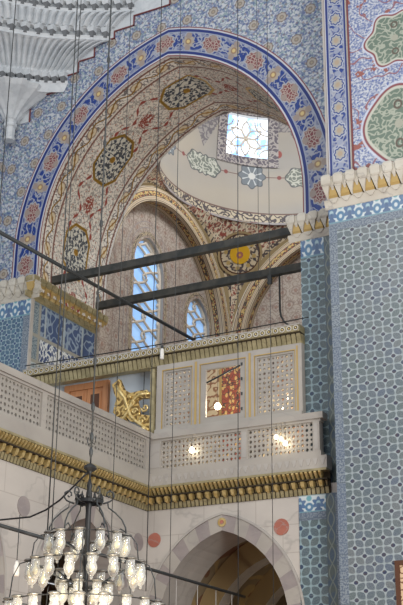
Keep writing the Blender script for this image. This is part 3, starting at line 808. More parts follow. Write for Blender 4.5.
cornice_parts([(frA(-.5), 3.36, 7.6) + WC], 'muqarnas_cornice', 'white and gold stalactite cornice along the front of the tall right pier', ZT+.13, .50, .24, .20)
cornice_parts([(frA(.32), 2.36, 3.36) + WC], 'muqarnas_cornice', 'short gilded stalactite cornice at the right foot of the great arch', ZT+.02, .42, .18, .19)
r_ = cornice_parts([(frA(.43), -5.2, -2.76) + ('marble_cornice',)*4, (frB(-2.95), .23, 2.80, 'gold_dull', 'gold_paint', 'gold', 'gold_dull')], 'muqarnas_cornice', 'stalactite cornice wrapping the left pier, white in front and gilded on its side', ZT, .40, .20, .20)
# --- gilded gallery cornice (corner at the origin, both wings)
root = thing('gallery_cornice', 'long gilded stalactite cornice bending round the corner below the marble gallery', 'cornice', (0,0,5.46))
z0 = 5.46
wings = [(frA(.13), -.12, 3.05), (frB(-.13), -9.0, .12)]
mb = MB()
for fr, a, b in wings:
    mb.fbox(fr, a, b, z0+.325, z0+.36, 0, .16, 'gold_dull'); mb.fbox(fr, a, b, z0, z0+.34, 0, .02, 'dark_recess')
    mb.fbox(fr, a, b, z0+.190, z0+.212, 0, .135, 'dark_recess'); mb.fbox(fr, a, b, z0+.096, z0+.106, 0, .065, 'dark_recess')  # dark backing and strips paint shade into the gaps between the gold rows
mb.build('moulding', root)
for nm, (ya, yb), wd, (da, db), mt, ph in (('upper_flute_row', (.205,.325), .3, (.09,.15), 'gold', 0.), ('drop_row', (.095,.20), .30, (.05,.12), 'gold', .5), ('lower_flute_row', (.0,.105), .36, (.03,.055), 'gold_dull', .0)):
    mb = MB(); P = .147 if nm != 'lower_flute_row' else .0735
    for fr, a, b in wings:
        n = int((b-a)/P)
        for i in range(n):
            x = (b - (i+.5+ph*.5)*P) if b < 1 else (a + (i+.5+ph*.5)*P)
            if nm == 'upper_flute_row':
                for o in (-.25, .25): mb.loft(fr, x+o*P, [(z0+ya, P*.08, da*.8, 0), (z0+yb-.02, P*.14, db, 0), (z0+yb, P*.12, db, 0)], mt)
            elif nm == 'drop_row':
                mb.loft(fr, x, [(z0+ya-.01, P*.10, .06, 0), (z0+ya+.01, P*.19, .10, 0), (z0+yb-.02, P*.21, .125, 0), (z0+yb, P*.14, .11, 0)], mt)
                mb.loft(fr, x+P*.5, [(z0+ya+.02, P*.04, .03, 0), (z0+yb, P*.12, .07, 0)], 'gold_dull')
            else: mb.loft(fr, x, [(z0+ya, P*.34, .025, 0), (z0+yb, P*.38, .05, 0)], mt)
    mb.build(nm, root)
# --- pierced stone helpers
def lattice(mb, fr, x0, x1, y0, y1, d, cw, ch, hr, m, th=.03):
    nx = max(1, round((x1-x0)/cw)); ny = max(1, round((y1-y0)/ch)); w = (x1-x0)/nx; h = (y1-y0)/ny
    for j in range(ny):
        for i in range(nx):
            cx, cy = x0+w*(i+.5), y0+h*(j+.5)
            rr = hr if (i+j) % 2 else hr*.62
            hole, rim = [], []
            for k in range(8):
                a = k*pi/4
                dx, dy = cos(a), sin(a); s_ = 1/max(abs(dx)/(w/2), abs(dy)/(h/2))
                s2 = s_ if k % 2 == 0 else 1
                q = (cx+dx*s_, cy+dy*s_) if k % 2 == 0 else (cx+math.copysign(w/2,dx), cy+math.copysign(h/2,dy))
                rk = rr*(1.0 if (i+j) % 2 or k % 2 else 1.25)
                rim.append(q); hole.append((cx+dx*rk*w, cy+dy*rk*h))
            for k in range(8):
                l = (k+1) % 8
                mb.face([fr(*rim[k],d), fr(*rim[l],d), fr(*hole[l],d), fr(*hole[k],d)], m)
                mb.face([fr(*hole[k],d), fr(*hole[l],d), fr(*hole[l],d-th), fr(*hole[k],d-th)], m)
    return mb
# --- balustrades on top of the cornice
root = thing('marble_balustrade', 'pierced marble balustrade of the gallery front, right of the inner corner', 'balustrade', (1.5,.0,5.82))
Fp = frA(.06)
mb = MB(); mb.fbox(Fp, -.08, 3.05, 5.82, 6.02, -.14, .06, 'marble_pale')
for i in range(26): mb.loft(Fp, .06+i*.117, [(5.88,.01,.068,.05),(5.98,.045,.068,.05)], 'marble_grey')
tag(mb.build('plinth', root))
mb = MB(); mb.fbox(Fp, -.18, 2.95, 6.02, 6.10, -.12, .04, 'marble_pale'); mb.fbox(Fp, -.18, 2.95, 6.56, 6.60, -.12, .03, 'marble_pale'); mb.fbox(Fp, -.18, 3.0, 6.60, 6.70, -.14, .06, 'marble_pale'); mb.build('rail', root)
for x0_, x1_ in ((-.18,.16),(1.60,1.72),(2.82,2.93)):
    mb = MB(); mb.fbox(Fp, x0_, x1_, 6.10, 6.56, -.12, .03, 'marble_pale'); mb.fbox(Fp, x0_+.025, x1_-.025, 6.13, 6.53, .03, .036, 'marble_grey'); mb.build('post', root)
for x0_, x1_ in ((.16,1.60),(1.72,2.82)):
    mb = MB(); lattice(mb, Fp, x0_, x1_, 6.10, 6.56, 0., .072, .075, .36, 'lattice_stone'); mb.build('pierced_panel', root)
root = thing('marble_balustrade', 'long pierced marble balustrade of the side gallery running to the left edge', 'balustrade', (0.,-3.,5.82))
Fq = frB(-.06)
mb = MB(); mb.fbox(Fq, -9., .0, 5.82, 6.02, -.14, .06, 'marble_pale'); mb.build('plinth', root)
mb = MB(); mb.fbox(Fq, -9., .0, 6.02, 6.07, -.12, .04, 'marble_pale'); mb.fbox(Fq, -9., -.02, 6.58, 6.61, -.12, .03, 'marble_grey'); mb.fbox(Fq, -9., .06, 6.61, 6.71, -.14, .07, 'marble_pale'); mb.build('rail', root)
xs = [0., -.10]
for x0_, x1_ in ((-.12,0.),(-3.0,-2.88),(-6.,-5.88)):
    mb = MB(); mb.fbox(Fq, x0_, x1_, 6.07, 6.58, -.12, .03, 'marble_pale'); mb.build('post', root)
for x0_, x1_ in ((-2.88,-.12),(-5.88,-3.0)):
    mb = MB(); lattice(mb, Fq, x0_, x1_, 6.07, 6.58, 0., .085, .085, .33, 'lattice_stone', .04); mb.fquad(Fq, x0_, x1_, 6.07, 6.58, -.045, 'backing_grey'); mb.build('pierced_panel', root)
# --- royal box screen: frame, three panels, and long rosette cornice
S = frA(.2)
root = thing('marble_screen', 'tall marble screen with gilt edged panels standing on the balustrade', 'screen', (1.3,.2,6.70))
mb = MB(); mb.fbox(S, -.04, 2.60, 6.70, 6.80, -.10, .06, 'marble_pale'); mb.fbox(S, -.04, 2.60, 7.83, 7.92, -.10, .02, 'marble_pale')
mb.build('rail', root)
for x0_, x1_ in ((-.04,.06),(.64,.77),(1.62,1.76),(2.49,2.60)):
    mb = MB(); mb.fbox(S, x0_, x1_, 6.80, 7.83, -.10, .02, 'marble_pale'); mb.build('post', root)
    if x0_ > .5:
        mb = MB(); xm = (x0_+x1_)/2; mb.fbox(S, (xm-.018) if x1_ < 2.55 else 2.51, (xm+.018) if x1_ < 2.55 else 2.535, 6.80, 7.88, .02, .03, 'gold_paint'); tag(mb.build('gilt_strip', root), 'gold strip')
for k, (x0_, x1_) in enumerate(((.06,.64),(.77,1.62),(1.76,2.49))):
    mb = MB(); t = .05 if k != 1 else .11
    for (a, b, c, d) in ((x0_,x1_,6.80,6.80+t),(x0_,x1_,7.83-t,7.83),(x0_,x0_+t,6.80+t,7.83-t),(x1_-t,x1_,6.80+t,7.83-t)): mb.fbox(S, a, b, c, d, -.05, -.0, 'lattice_stone')
    for (a, b, c, d) in ((x0_,x1_,6.80,6.812),(x0_,x1_,7.815,7.83),(x0_,x0_+.012,6.81,7.82),(x1_-.012,x1_,6.81,7.82)): mb.fbox(S, a, b, c, d, .0, .02, 'gold_paint')
    if k != 1: lattice(mb, S, x0_+t, x1_-t, 6.80+t, 7.83-t, -.02, .077, .080, .33, 'lattice_stone')
    fo = mb.build('pierced_panel' if k != 1 else 'open_frame', root)
    if k == 1:
        tag(fo, 'middle frame standing open without a lattice')
        mb = MB(); mb.tube([S(.86,7.50,-.03), S(1.50,7.72,-.03)], .014, 'iron', 6); mb.build('stay_bar', root)
        for y in (6.95, 7.2, 7.45, 7.7): MB().fbox(S, 1.525, 1.55, y, y+.05, -.01, .012, 'iron').build('hinge', root)
root = thing('rosette_cornice', 'long ivory and gold cornice beam with round rosettes above the marble screen', 'cornice', (0,.25,7.9))
R0 = frA(.25)
mb = MB(); mb.fbox(R0, -2.78, 2.60, 8.10, 8.21, -.12, .14, 'gold_dull'); mb.fbox(R0, -2.78, 2.60, 8.075, 8.10, -.12, .10, 'dark_recess'); mb.fbox(R0, -2.78, 2.60, 7.92, 8.08, -.12, .03, 'gold_dull'); mb.fbox(R0, -2.78, 2.60, 8.205, 8.225, -.12, .15, 'marble_pale'); mb.build('beam', root)
mb = MB(); n = 46
for i in range(n):
    x = -2.78+5.38*(i+.5)/n
    mb.disc(R0, x, 8.155, .047, .155, 'marble_cornice', 12, .030, .015); mb.disc(R0, x, 8.155, .030, .146, 'dark_recess', 10); mb.disc(R0, x, 8.155, .014, .156, 'gold', 8, 0, .01)
mb.build('rosette_row', root)
mb = MB(); n = 62
for i in range(n):
    x = -2.78+5.38*(i+.5)/n; w = 5.38/n
    mb.loft(R0, x, [(7.92, w*.30, .045, .03), (7.95, w*.40, .055, .03), (8.04, w*.42, .085, .03), (8.075, w*.36, .10, .03)], 'gold_dull')
mb.build('scallop_row', root)
# --- gilded pierced scroll ornament left of the screen
root = thing('gilded_ornament', 'gilded openwork scroll panel between the marble screen and the wooden door', 'ornament', (-.45,.2,6.7))
mb = MB(); O = frA(.17)
mb.fbox(O, -.14, -.06, 6.70, 7.86, -.04, .03, 'gold_dull')
def scroll(pts, r): mb.tube([O(x, y, .045) for x, y in pts], r, 'gold', 6)
def spiral(cx, cy, r0, turns, a0, sg=1, n=22): return [(cx+r0*(1-t/n*.8)*cos(a0+sg*turns*2*pi*t/n), cy+r0*(1-t/n*.8)*sin(a0+sg*turns*2*pi*t/n)) for t in range(n+1)]
def slab(pts, d0=-.04, d1=.03, m='gold_carved'):
    mb.hexa([O(x,y,d1) for x, y in pts], [O(x,y,d0) for x, y in pts], m, False); c = (sum(p[0] for p in pts)/len(pts), sum(p[1] for p in pts)/len(pts))
    for i in range(len(pts)): p, q = pts[i], pts[(i+1) % len(pts)]; mb.face([O(*c,d1+.01), O(*p,d1), O(*q,d1)], m)
slab([(-.90,7.70),(-.76,7.78),(-.66,7.58),(-.52,7.50),(-.50,7.36),(-.66,7.30),(-.84,7.32),(-.80,7.44),(-.86,7.55)])
slab([(-.66,7.46),(-.50,7.50),(-.40,7.38),(-.34,7.10),(-.36,6.98),(-.50,7.0),(-.62,7.12),(-.70,7.3)])
slab([(-.52,7.50),(-.30,7.52),(-.14,7.46),(-.14,7.36),(-.32,7.38),(-.46,7.34)])
slab([(-.62,7.12),(-.56,7.0),(-.70,6.86),(-.98,6.76),(-1.0,6.86),(-.86,6.94),(-.82,7.04),(-.72,7.10)])
slab([(-.40,7.12),(-.14,7.06),(-.14,6.74),(-.26,6.76),(-.30,6.94),(-.40,7.0)])
slab([(-.84,7.30),(-.66,7.30),(-.64,7.14),(-.78,7.12),(-.86,7.2)])
scroll([(-.80,7.66),(-.72,7.54),(-.62,7.42),(-.56,7.26),(-.50,7.10),(-.38,6.98),(-.24,6.88),(-.14,6.80)], .03)
scroll([(-.14,7.44),(-.34,7.44),(-.46,7.36),(-.56,7.16),(-.70,7.0),(-.96,6.84)], .028)
scroll(spiral(-.28,6.98,.07,1.2,0), .02); scroll(spiral(-.48,7.32,.07,1.2,pi), .02); scroll(spiral(-.78,6.95,.06,1.1,pi/2,-1), .02); scroll(spiral(-.22,7.46,.05,1.1,-pi/2), .018); scroll(spiral(-.42,7.16,.06,1.1,0), .018)
scroll(spiral(-.60,6.86,.05,1.1,0), .018); scroll(spiral(-.22,7.2,.07,1.2,pi), .018)
for (x, y, r) in ((-.52,7.42,.04),(-.24,6.84,.045),(-.60,7.22,.035),(-.86,6.90,.04),(-.34,7.1,.03)): mb.lathe(O(x,y,.05), [(.0,-r),(r*.8,-r*.5),(r,0),(r*.8,r*.5),(0.001,r)], 'gold', 10)
mb.fbox(O, -1.02, -.06, 6.70, 6.76, -.04, .03, 'gold_dull')
mb.build('scrollwork', root)
# --- stalactite (muqarnas) pendentive, upper left
root = thing('muqarnas_pendentive', 'white plaster stalactite pendentive with stepped tiers filling the upper left corner', 'muqarnas', (-3.7,.2,13.1))
T_ = [(14.20, [(-2.40,.43),(-2.79,.24),(-3.09,-.04),(-3.42,-.29),(-3.76,-.62)]),
      (14.92, [(-1.40,.43),(-1.74,.20),(-2.02,.05),(-2.30,-.12),(-2.57,-.31),(-2.84,-.56),(-3.30,-1.02),(-3.76,-1.60)]),
      (15.42, [(-.85,.43),(-1.36,.20),(-2.09,-.16),(-2.48,-.47),(-3.03,-1.05),(-3.45,-1.65),(-3.76,-2.2)]),
      (16.30, [(.40,.43),(-.40,.20),(-1.3,-.20),(-2.2,-.80),(-2.95,-1.6),(-3.76,-2.9)]),
      (17.20, [(1.9,.43),(.9,.25),(-.4,-.2),(-1.6,-.9),(-2.7,-2.0),(-3.76,-3.6)])]
def along(P, t):                                                # point and outward normal at fraction t of a polyline (smoothed)
    D = [0]
    for p, q in zip(P, P[1:]): D.append(D[-1]+hypot(q[0]-p[0], q[1]-p[1]))
    def at_(t):
        d = max(0, min(1, t))*D[-1]; i = max(k for k in range(len(P)-1) if D[k] <= d+1e-9); f = (d-D[i])/(D[i+1]-D[i])
        return (P[i][0]+(P[i+1][0]-P[i][0])*f, P[i][1]+(P[i+1][1]-P[i][1])*f)
    a, b, c = at_(t-.08), at_(t), at_(t+.08); p = ((a[0]+2*b[0]+c[0])/4 if .08 < t < .92 else b[0], (a[1]+2*b[1]+c[1])/4 if .08 < t < .92 else b[1])
    dx, dy = c[0]-a[0], c[1]-a[1]; l = hypot(dx, dy); return p, (-dy/l, dx/l), D[-1]
PW = .33
for ti in range(len(T_)-1):
    (za, Pa), (zb, Pb) = T_[ti], T_[ti+1]
    nb = max(3, round(along(Pb, 0)[2]/PW)); N = nb*12; H = zb-za; mb = MB(); levels = []
    #        height, blend towards the next tier, outward shift, flute depth
    prof = [(0., 0., .0, 0.), (.05/H, 0., .03, 0.), (.06/H, 0., -.09, 0.), (.20/H, .02, -.09, .0), (.21/H, .03, .03, .012), (.27/H, .05, .03, .02),
            (.45, .14, .03, .055), (.62, .28, .05, .06), (.78, .50, .06, .06), (.90, .76, .05, .03), (.96, .97, .02, .01), (1.0, 1.0, .0, .0)]
    for (fz, bl, off, amp) in prof:
        row = []
        for i in range(N+1):
            t = i/N; (xa, ya), na, _ = along(Pa, t); (xb, yb), nb_, _ = along(Pb, t)
            ph = pi*i/6.0; fl = abs(sin(ph)) - .5; o = off + amp*fl*1.6
            x = xa+(xb-xa)*bl + na[0]*o; y = ya+(yb-ya)*bl + na[1]*o
            row.append((x, min(y, .43), za + H*fz + (.05*(1-abs(sin(ph))) if .7 < fz < .95 else 0)))
        levels.append(row)
    for A_, B_ in zip(levels, levels[1:]):
        for i in range(N): mb.face([A_[i+1], A_[i], B_[i], B_[i+1]], 'muqarnas_plaster')
    mb.build('stalactite_tier', root)
    for i in range(nb):
        (x, y), n_, _ = along(Pa, (i+.5)/nb); x += n_[0]*.01; y += n_[1]*.01; y = min(y, .37); r = .058
        mb = MB(); mb.hexa([(x-r,y-r,za+.13),(x+r,y-r,za+.13),(x+r,y+r,za+.13),(x-r,y+r,za+.13)], [(x-r*1.4,y-r*1.4,za+.22),(x+r*1.4,y-r*1.4,za+.22),(x+r*1.4,y+r,za+.22),(x-r*1.4,y+r,za+.22)], 'muqarnas_plaster')
        mb.hexa([(x-r*.5,y-r*.5,za+.02),(x+r*.5,y-r*.5,za+.02),(x+r*.5,y+r,za+.02),(x-r*.5,y+r,za+.02)], [(x-r,y-r,za+.13),(x+r,y-r,za+.13),(x+r,y+r,za+.13),(x-r,y+r,za+.13)], 'grey_recess')  # dark grey lower block paints the shaded hollow below the pendant
        mb.build('pendant', root)
mb = MB()
P0 = T_[0][1]
for i in range(24):
    pa, pb = along(P0, i/24), along(P0, (i+1)/24); k0 = .05
    A0 = [(p[0][0]-p[1][0]*k0, min(.43, p[0][1]-p[1][1]*k0)) for p in (pa, pb)]; A1 = [(p[0][0], min(.43, p[0][1])) for p in (pa, pb)]
    mb.face([(A0[1][0],A0[1][1],14.04),(A0[0][0],A0[0][1],14.04),(A1[0][0],A1[0][1],14.2),(A1[1][0],A1[1][1],14.2)], 'muqarnas_plaster')
for (ux, za, zb) in ((-3.27,13.57,14.08),(-2.60,14.08,14.38),(-2.16,14.38,14.63),(-1.79,14.63,14.92),(-1.34,14.92,15.08),(-.90,15.08,15.3),(-.1,15.3,15.6),(.5,15.6,16.1),(1.2,16.1,17.2)):
    mb.fbox(A, -3.75, ux, za, zb, 0, .02, 'muqarnas_plaster')
mb.build('stepped_backing', root)
mb = MB(); cc = (-3.62, .26, 13.15)
mb.lathe(cc, [(.10,0),(.11,.05),(.095,.08),(.10,.28),(.13,.30),(.13,.36),(.10,.38),(.14,.46)], 'muqarnas_plaster', 16, .08)
mb.lathe(cc, [(.14,.44),(.24,.58),(.42,.74),(.66,.90),(.74,.98)], 'muqarnas_plaster', 28, .10)
mb.build('corner_bracket', root)
# --- tie beams across the great arch
BV1, BZ1, BV2, BZ2 = .92, 10.25, 2.455, 10.26
root = thing('tie_beam', 'thick dark iron tie beam across the front of the great arch, the higher one', 'beam', (0,BV1,BZ1), 'tie beams under the great arch')
MB().box(-2.86, 2.62, BV1-.06, BV1+.06, BZ1-.07, BZ1+.07, 'beam_paint').build('bar', root)
root = thing('tie_beam', 'thick dark iron tie beam further inside the great arch, the lower one in view', 'beam', (0,BV2,BZ2), 'tie beams under the great arch')
MB().box(-2.86, 2.62, BV2-.06, BV2+.06, BZ2-.07, BZ2+.07, 'beam_paint').build('bar', root)
mb = MB(); hx = 1.20
mb.tube([(hx,BV2,10.19),(hx,BV2,9.5),(hx+.02,BV2,9.36),(hx+.10,BV2,9.22),(hx+.24,BV2,9.12),(hx+.44,BV2,9.09)], .018, 'iron', 6); mb.fbox(frA(BV2-.02), hx-.22, hx-.14, 10.02, 10.19, 0, .04, 'iron')
tag(mb.build('iron_hook'), 'curved black iron hook hanging from the lower tie beam at right', 'hook')
mb = MB(); mb.tube([(-2.03,-1.9,10.0),(-1.70,4.45,10.0)], .035, 'iron', 8)
tag(mb.build('tie_rod'), 'thin dark rod crossing diagonally in front of the great arch', 'rod')
mb = MB(); pts = []
for i in range(21):
    t = i/20; pts.append((-2.74+5.5*t, .12, 8.20 + .0*t - .10*4*t*(1-t)*.3 + .10))
mb.tube(pts, .010, 'iron_dark', 5); tag(mb.build('cable'), 'thin black cable running along the top of the rosette cornice', 'cable')
# spot lamp on the rosette cornice
root = thing('spot_lamp', 'small white lamp clamped upright on the rosette cornice above the screen', 'lamp', (.115,.06,7.95))
mb = MB(); mb.lathe((.115,.07,7.98), [(.028,0),(.034,.02),(.034,.16),(.02,.19)], 'white_ceramic', 10); mb.build('body', root)
mb = MB(); mb.lathe((.115,.07,8.17), [(.026,0),(.02,.05),(.004,.06)], 'iron', 8); mb.build('cap', root)
# --- glowing bulbs of the royal box
for (x, v, z, r, lb) in ((.765,-.03,6.33,.045,'bright bulb shining through the lower marble lattice, left of the middle post'),
                         (1.05,.30,7.10,.055,'bright bulb hanging inside the open middle panel of the screen'),
                         (2.30,.33,7.10,.036,'upper of the small bright bulbs behind the right screen panel'),
                         (2.17,.33,6.95,.036,'lower left small bright bulb behind the right screen panel'),
                         (2.40,.33,6.99,.018,'faintest small bright bulb behind the right screen panel, nearest the post'),
                         (2.24,-.03,6.37,.032,'upper left of the three bulbs at the right end of the lower lattice'),
                         (2.325,-.03,6.33,.026,'middle of the three bulbs at the right end of the lower lattice'),
                         (2.39,-.03,6.25,.032,'lowest of the three bulbs at the right end of the lower lattice')):
    root = thing('light_bulb', lb, 'light bulb', (x,v,z), 'glowing bulbs at the marble screen')
    mb = MB(); mb.lathe((x,v,z), [(.002,-r),(r*.7,-r*.7),(r,0),(r*.7,r*.7),(r*.35,r*1.1)], 'bulb_lit', 12); mb.build('glass_globe', root)
    top = 6.59 if z < 6.6 else 7.82
    mb = MB(); mb.tube([(x,v,z+r), (x,v,top)], .004, 'iron', 4); mb.build('flex', root)
# --- low suspension bar with drop rods
root = thing('suspension_bar', 'long dark bar sloping across the lower arches, carrying thin drop rods', 'bar', (1.86,-6.2,4.0))
mb = MB(); mb.tube([(1.88,-6.9,3.985),(1.62,.12,4.02)], .022, 'iron', 8); mb.build('bar', root)
for v_ in (-.35,-.85,-1.4,-2.0):
    mb = MB(); mb.tube([(1.64,v_,4.02),(1.64,v_,2.2)], .006, 'marble_grey', 4); mb.build('drop_rod', root)
# --- plumb wires (u, v, top, bottom, radius)
wires = [(-.259,-4.0,3.0,18,.010,'thin lamp wire nearest the left edge, in front of the white stalactites'),
         (2.484,-6.2,3.86,18,.009,'left wire of the close pair dropping to the left side of the chandelier'),
         (2.679,-6.4,3.70,18,.007,'right wire of the close pair dropping to the left side of the chandelier'),
         (.954,-2.6,2.4,18,.006,'thin wire dropping between the wooden door and the gilded ornament'),
         (.685,-1.2,3.99,18,.009,'wire passing the inner corner post at the left end of the screen'),
         (1.419,-1.8,2.4,18,.006,'wire passing the left pierced panel of the screen'),
         (2.221,-1.3,2.4,18,.008,'wire passing the right edge of the open middle screen panel'),
         (2.426,-1.0,8.3,18,.005,'short wire hanging in front of the dome window, ending above the screen'),
         (2.568,-.9,2.4,18,.006,'rightmost hanging wire, passing the right screen panel')]
for (u, v, zb, zt, r, lb) in wires:
    mb = MB(); mb.tube([(u,v,zb),(u,v,zt)], r*.8, 'iron', 5); tag(mb.build('hanging_wire'), lb, 'wire', 'lamp wires hanging from above')
mb = MB(); mb.tube([(1.5,-6.3,4.10),(1.942,-6.3,4.016),(2.326,-6.3,4.015),(2.52,-6.3,4.07),(2.691,-6.3,4.159),(2.925,-6.3,4.343),(3.05,-6.3,4.44)], .010, 'iron_dark', 5)
tag(mb.build('cable'), 'slack black cable swinging in from the left to the chandelier rod', 'cable')
# --- chandelier
CX, CY2 = 3.045, -6.30
root = thing('chandelier', 'large iron mosque chandelier with rings of hanging glass cups', 'chandelier', (CX,CY2,4.15))
mb = MB(); mb.lathe((CX,CY2,0), [(.028,2.75),(.028,3.2),(.040,3.22),(.028,3.25),(.028,3.55),(.042,3.58),(.028,3.61),(.028,4.02),(.036,4.10),(.030,4.2),(.022,4.24),(.030,4.27),(.012,4.34)], 'iron_dark', 10); mb.build('pole', root)
mb = MB(); mb.tube([(CX,CY2,4.34),(CX,CY2,18)], .009, 'iron', 6)
for z in (4.44,4.62,4.78,5.1,5.6,6.3,7.2,8.2,9.3):
    mb.lathe((CX,CY2,z), [(.010,-.05),(.020,-.02),(.020,.02),(.010,.05)], 'iron', 8)
for k in range(2):
    mb.tube([(CX+.01*(1-2*k),CY2,4.72),(CX+.035*(1-2*k),CY2,4.70),(CX+.05*(1-2*k),CY2,4.74),(CX+.04*(1-2*k),CY2,4.78)], .006, 'iron', 5)
mb.lathe((CX,CY2,4.42), [(.03,0),(.06,.03),(.05,.06),(.02,.08)], 'iron_dark', 8, .2)
mb.build('rod', root)
mb = MB(); n = 24
for i in range(n):
    a, b = 2*pi*i/n, 2*pi*(i+1)/n
    for (ra, za, rb, zb) in ((.135,4.09,.135,4.125),(.135,4.125,.115,4.125),(.115,4.125,.115,4.09),(.115,4.09,.135,4.09)):
        mb.face([(CX+ra*cos(a),CY2+ra*sin(a),za),(CX+ra*cos(b),CY2+ra*sin(b),za),(CX+rb*cos(b),CY2+rb*sin(b),zb),(CX+rb*cos(a),CY2+rb*sin(a),zb)], 'iron_dark')
for k in range(12):
    a = 2*pi*k/12; mb.lathe((CX+.125*cos(a),CY2+.125*sin(a),4.125), [(.022,0),(.016,.03),(.002,.075)], 'iron_dark', 4)
for k in range(4):
    a = 2*pi*k/4; mb.tube([(CX,CY2,4.10),(CX+.125*cos(a),CY2+.125*sin(a),4.10)], .009, 'iron_dark', 5)
mb.build('crown', root)
RINGS = [(.39,3.757,12,.13),(.55,3.49,16,0.1),(.74,3.10,20,.05)]
for k in range(6):                                              # scroll arms from the crown to the first hoop
    a = 2*pi*k/6+.5; mb = MB(); P = lambda r, z: (CX+r*cos(a), CY2+r*sin(a), z)
    mb.tube([P(.145,4.09),P(.18,4.10),P(.225,4.12),P(.25,4.155),P(.245,4.20),P(.21,4.22),P(.18,4.20),P(.178,4.17),P(.20,4.155),P(.215,4.17)], .009, 'iron', 6)
    mb.tube([P(.19,4.11),P(.20,4.05),P(.27,4.00),P(.34,3.93),P(.38,3.85),P(.39,3.757)], .008, 'iron', 6)
    mb.tube([P(.39,3.80),P(.33,3.84),P(.29,3.80),P(.31,3.77)], .008, 'iron', 5)
    mb.build('scroll_arm', root)
for k in range(5):
    a = 2*pi*k/5+.2; mb = MB(); P = lambda r, z: (CX+r*cos(a), CY2+r*sin(a), z)
    mb.tube([P(.39,3.757),P(.47,3.74),P(.53,3.66),P(.55,3.49)], .006, 'iron', 6); mb.tube([P(.55,3.49),P(.66,3.45),P(.72,3.32),P(.74,3.10)], .006, 'iron', 6)
    mb.tube([P(.0,3.57),P(.39,3.757)], .008, 'iron', 5); mb.tube([P(.0,3.2),P(.55,3.49)], .008, 'iron', 5); mb.tube([P(.0,2.95),P(.74,3.10)], .008, 'iron', 5)
    mb.build('brace', root)
for (R, z, n, ph) in RINGS:
    mb = MB(); mb.tube([(CX+R*cos(2*pi*i/36), CY2+R*sin(2*pi*i/36), z) for i in range(36)], .006, 'iron_dark', 6, True); mb.build('hoop', root)
# glass cups: one is modelled, the others copy it
def place(o, x, y, z): o.location = (x-CX, y-CY2, z-4.15)
g0 = {'_o': (0,0,0)}
def cup():
    mb = MB(); mb.lathe((0,0,0), [(.040,-.005),(.042,-.06),(.036,-.075),(.048,-.105),(.050,-.13),(.040,-.165),(.020,-.19),(.010,-.20),(.015,-.212),(.004,-.225)], 'clear_glass', 14)
    c = mb.build('glass_cup', None, (0,0,0)); c.rotation_euler = (0,0,0); c.location = (0,0,0); c.parent = root; c.scale = (1.08,1.08,1.06)
    mb = MB(); mb.lathe((0,0,0), [(.003,-.155),(.016,-.15),(.026,-.125),(.024,-.10),(.010,-.08),(.008,-.04)], 'bulb_cream', 10); b = mb.build('bulb', c)
    mb = MB(); mb.lathe((0,0,0), [(.042,-.012),(.056,-.004),(.056,.004),(.042,.012),(.03,.006),(.03,-.006)], 'rim_metal', 14); r = mb.build('cup_rim', c)
    return c, b, r
first = None
spots = []
for (R, z, n, ph) in RINGS:
    for i in range(n):
        a = 2*pi*(i+.5)/n + ph; spots.append((CX+R*cos(a), CY2+R*sin(a), z+.01))
for i in range(8):
    a = 2*pi*i/8+.3; spots.append((CX+.24*cos(a), CY2+.24*sin(a), 3.30))
for p in spots:
    if first is None: first = cup(); place(first[0], *p)
    else:
        c = first[0].copy(); COL.objects.link(c); c.parent = root; place(c, *p); c.rotation_euler = (0, 0, random.random()*6)
        for ch in first[1:]: d = ch.copy(); COL.objects.link(d); d.parent = c
mb = MB(); mb.tube([(CX+.24*cos(2*pi*i/24), CY2+.24*sin(2*pi*i/24), 3.29) for i in range(24)], .009, 'iron_dark', 6, True)
for k in range(4): mb.tube([(CX,CY2,3.25),(CX+.24*cos(k*pi/2),CY2+.24*sin(k*pi/2),3.29)], .008, 'iron', 5)
mb.build('hoop', root)
# --- small white hanging lamp beside the chandelier
root = thing('hanging_lamp', 'small white lamp holder on its own thin wire at the left of the chandelier', 'lamp', (2.196,-6.3,3.58))
mb = MB(); mb.lathe((2.196,-6.3,3.42), [(.03,0),(.034,.03),(.034,.10),(.022,.12),(.022,.14),(.008,.16)], 'white_ceramic', 10); mb.build('lamp_holder', root)
mb = MB(); mb.tube([(2.196,-6.3,3.58),(2.196,-6.3,4.05)], .005, 'iron', 5); mb.build('flex', root)
# --- framed picture on the pier, lower right
root = thing('framed_picture', 'brown wooden framed picture hanging on the tiled pier at the lower right', 'picture', (4.6,-.52,3.4))
mb = MB()
for (a, b, c, d) in ((4.225,4.285,3.3,4.285),(4.9,4.96,3.3,4.285),(4.285,4.9,4.225,4.285),(4.285,4.9,3.3,3.36)): mb.fbox(M, a, b, c, d, 0, .05, 'wood_dark')
mb.build('frame', root)
mb = MB(); mb.fbox(M, 4.285, 4.9, 3.36, 4.225, 0, .02, 'paper'); mb.build('picture_sheet', root)
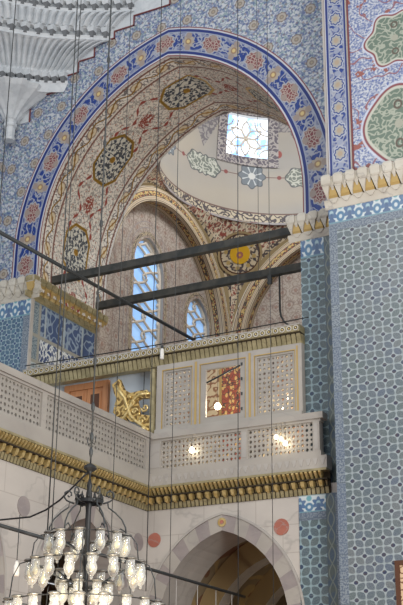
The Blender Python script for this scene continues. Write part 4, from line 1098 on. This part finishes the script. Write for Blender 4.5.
# ================================================================== LIGHT, CAMERA
for o in list(bpy.data.objects):
    if '_o' in o: del o['_o']
w = bpy.data.worlds.new('World'); bpy.context.scene.world = w; w.use_nodes = True
bg = w.node_tree.nodes['Background']; bg.inputs[0].default_value = (.92,.95,1.0,1); bg.inputs[1].default_value = .85
def area(name, loc, target, size, power, col):
    l = bpy.data.lights.new(name, 'AREA'); l.energy = power; l.size = size; l.color = col
    o = bpy.data.objects.new(name, l); COL.objects.link(o); o.location = loc
    o.rotation_euler = (Vector(target)-Vector(loc)).to_track_quat('-Z', 'Y').to_euler(); return o
area('window_daylight', (-9, 3, 17), W((0,0,10)), 6, 700, (1,.97,.92))
area('soffit_fill', (4.5, 6, 5.0), W((-2.4,1.2,11.5)), 2.5, 1050, (1,.94,.86))  # area light added at low right to brighten the arch soffit
bay = bpy.data.lights.new('bay_daylight', 'AREA'); bay.energy = 380; bay.size = 2.0; bay.color = (.95,.97,1)
ob = bpy.data.objects.new('bay_daylight', bay); COL.objects.link(ob); ob.location = W((1.2, 4.2, 16.3)); ob.rotation_euler = (Vector(W((-1.5,8,12)))-ob.location).to_track_quat('-Z','Y').to_euler()
gl = bpy.data.lights.new('gallery_lamp', 'POINT'); gl.energy = 75; gl.color = (1,.82,.6); gl.shadow_soft_size = .1
ob = bpy.data.objects.new('gallery_lamp', gl); COL.objects.link(ob); ob.location = W((1.2, 1.3, 7.4))
pl = bpy.data.lights.new('passage_fill', 'POINT'); pl.energy = 45; pl.color = (1,.86,.66); pl.shadow_soft_size = .15  # fill light added to lift the dark space under the gallery
ob = bpy.data.objects.new('passage_fill', pl); COL.objects.link(ob); ob.location = W((2.6, 2.4, 2.6))
hl = bpy.data.lights.new('gold_highlight_fill', 'POINT'); hl.energy = 380; hl.color = (1,.86,.66); hl.shadow_soft_size = .12  # unseen point light added to put highlights on the gilding
ob = bpy.data.objects.new('gold_highlight_fill', hl); COL.objects.link(ob); ob.location = (-1.2, 10.5, 2.2)
cam = bpy.data.cameras.new('Camera'); co = bpy.data.objects.new('Camera', cam); COL.objects.link(co)
cam.sensor_fit = 'VERTICAL'; cam.sensor_height = 24; cam.lens = 24*1200/605.0; cam.clip_end = 200
from mathutils import Matrix
th, ro = radians(21.284), radians(.635)
R0v, F0, U0 = Vector((1,0,0)), Vector((0,cos(th),sin(th))), Vector((0,-sin(th),cos(th)))
Rr = R0v*cos(ro)+U0*sin(ro); Ur = -R0v*sin(ro)+U0*cos(ro)
co.matrix_world = Matrix(((Rr.x,Ur.x,-F0.x,0),(Rr.y,Ur.y,-F0.y,0),(Rr.z,Ur.z,-F0.z,1.6),(0,0,0,1)))
sc = bpy.context.scene; sc.camera = co
vs = sc.view_settings; vs.view_transform = 'Standard'; vs.look = 'None'; vs.gamma = 1; vs.exposure = -0.12; vs.use_curve_mapping = False
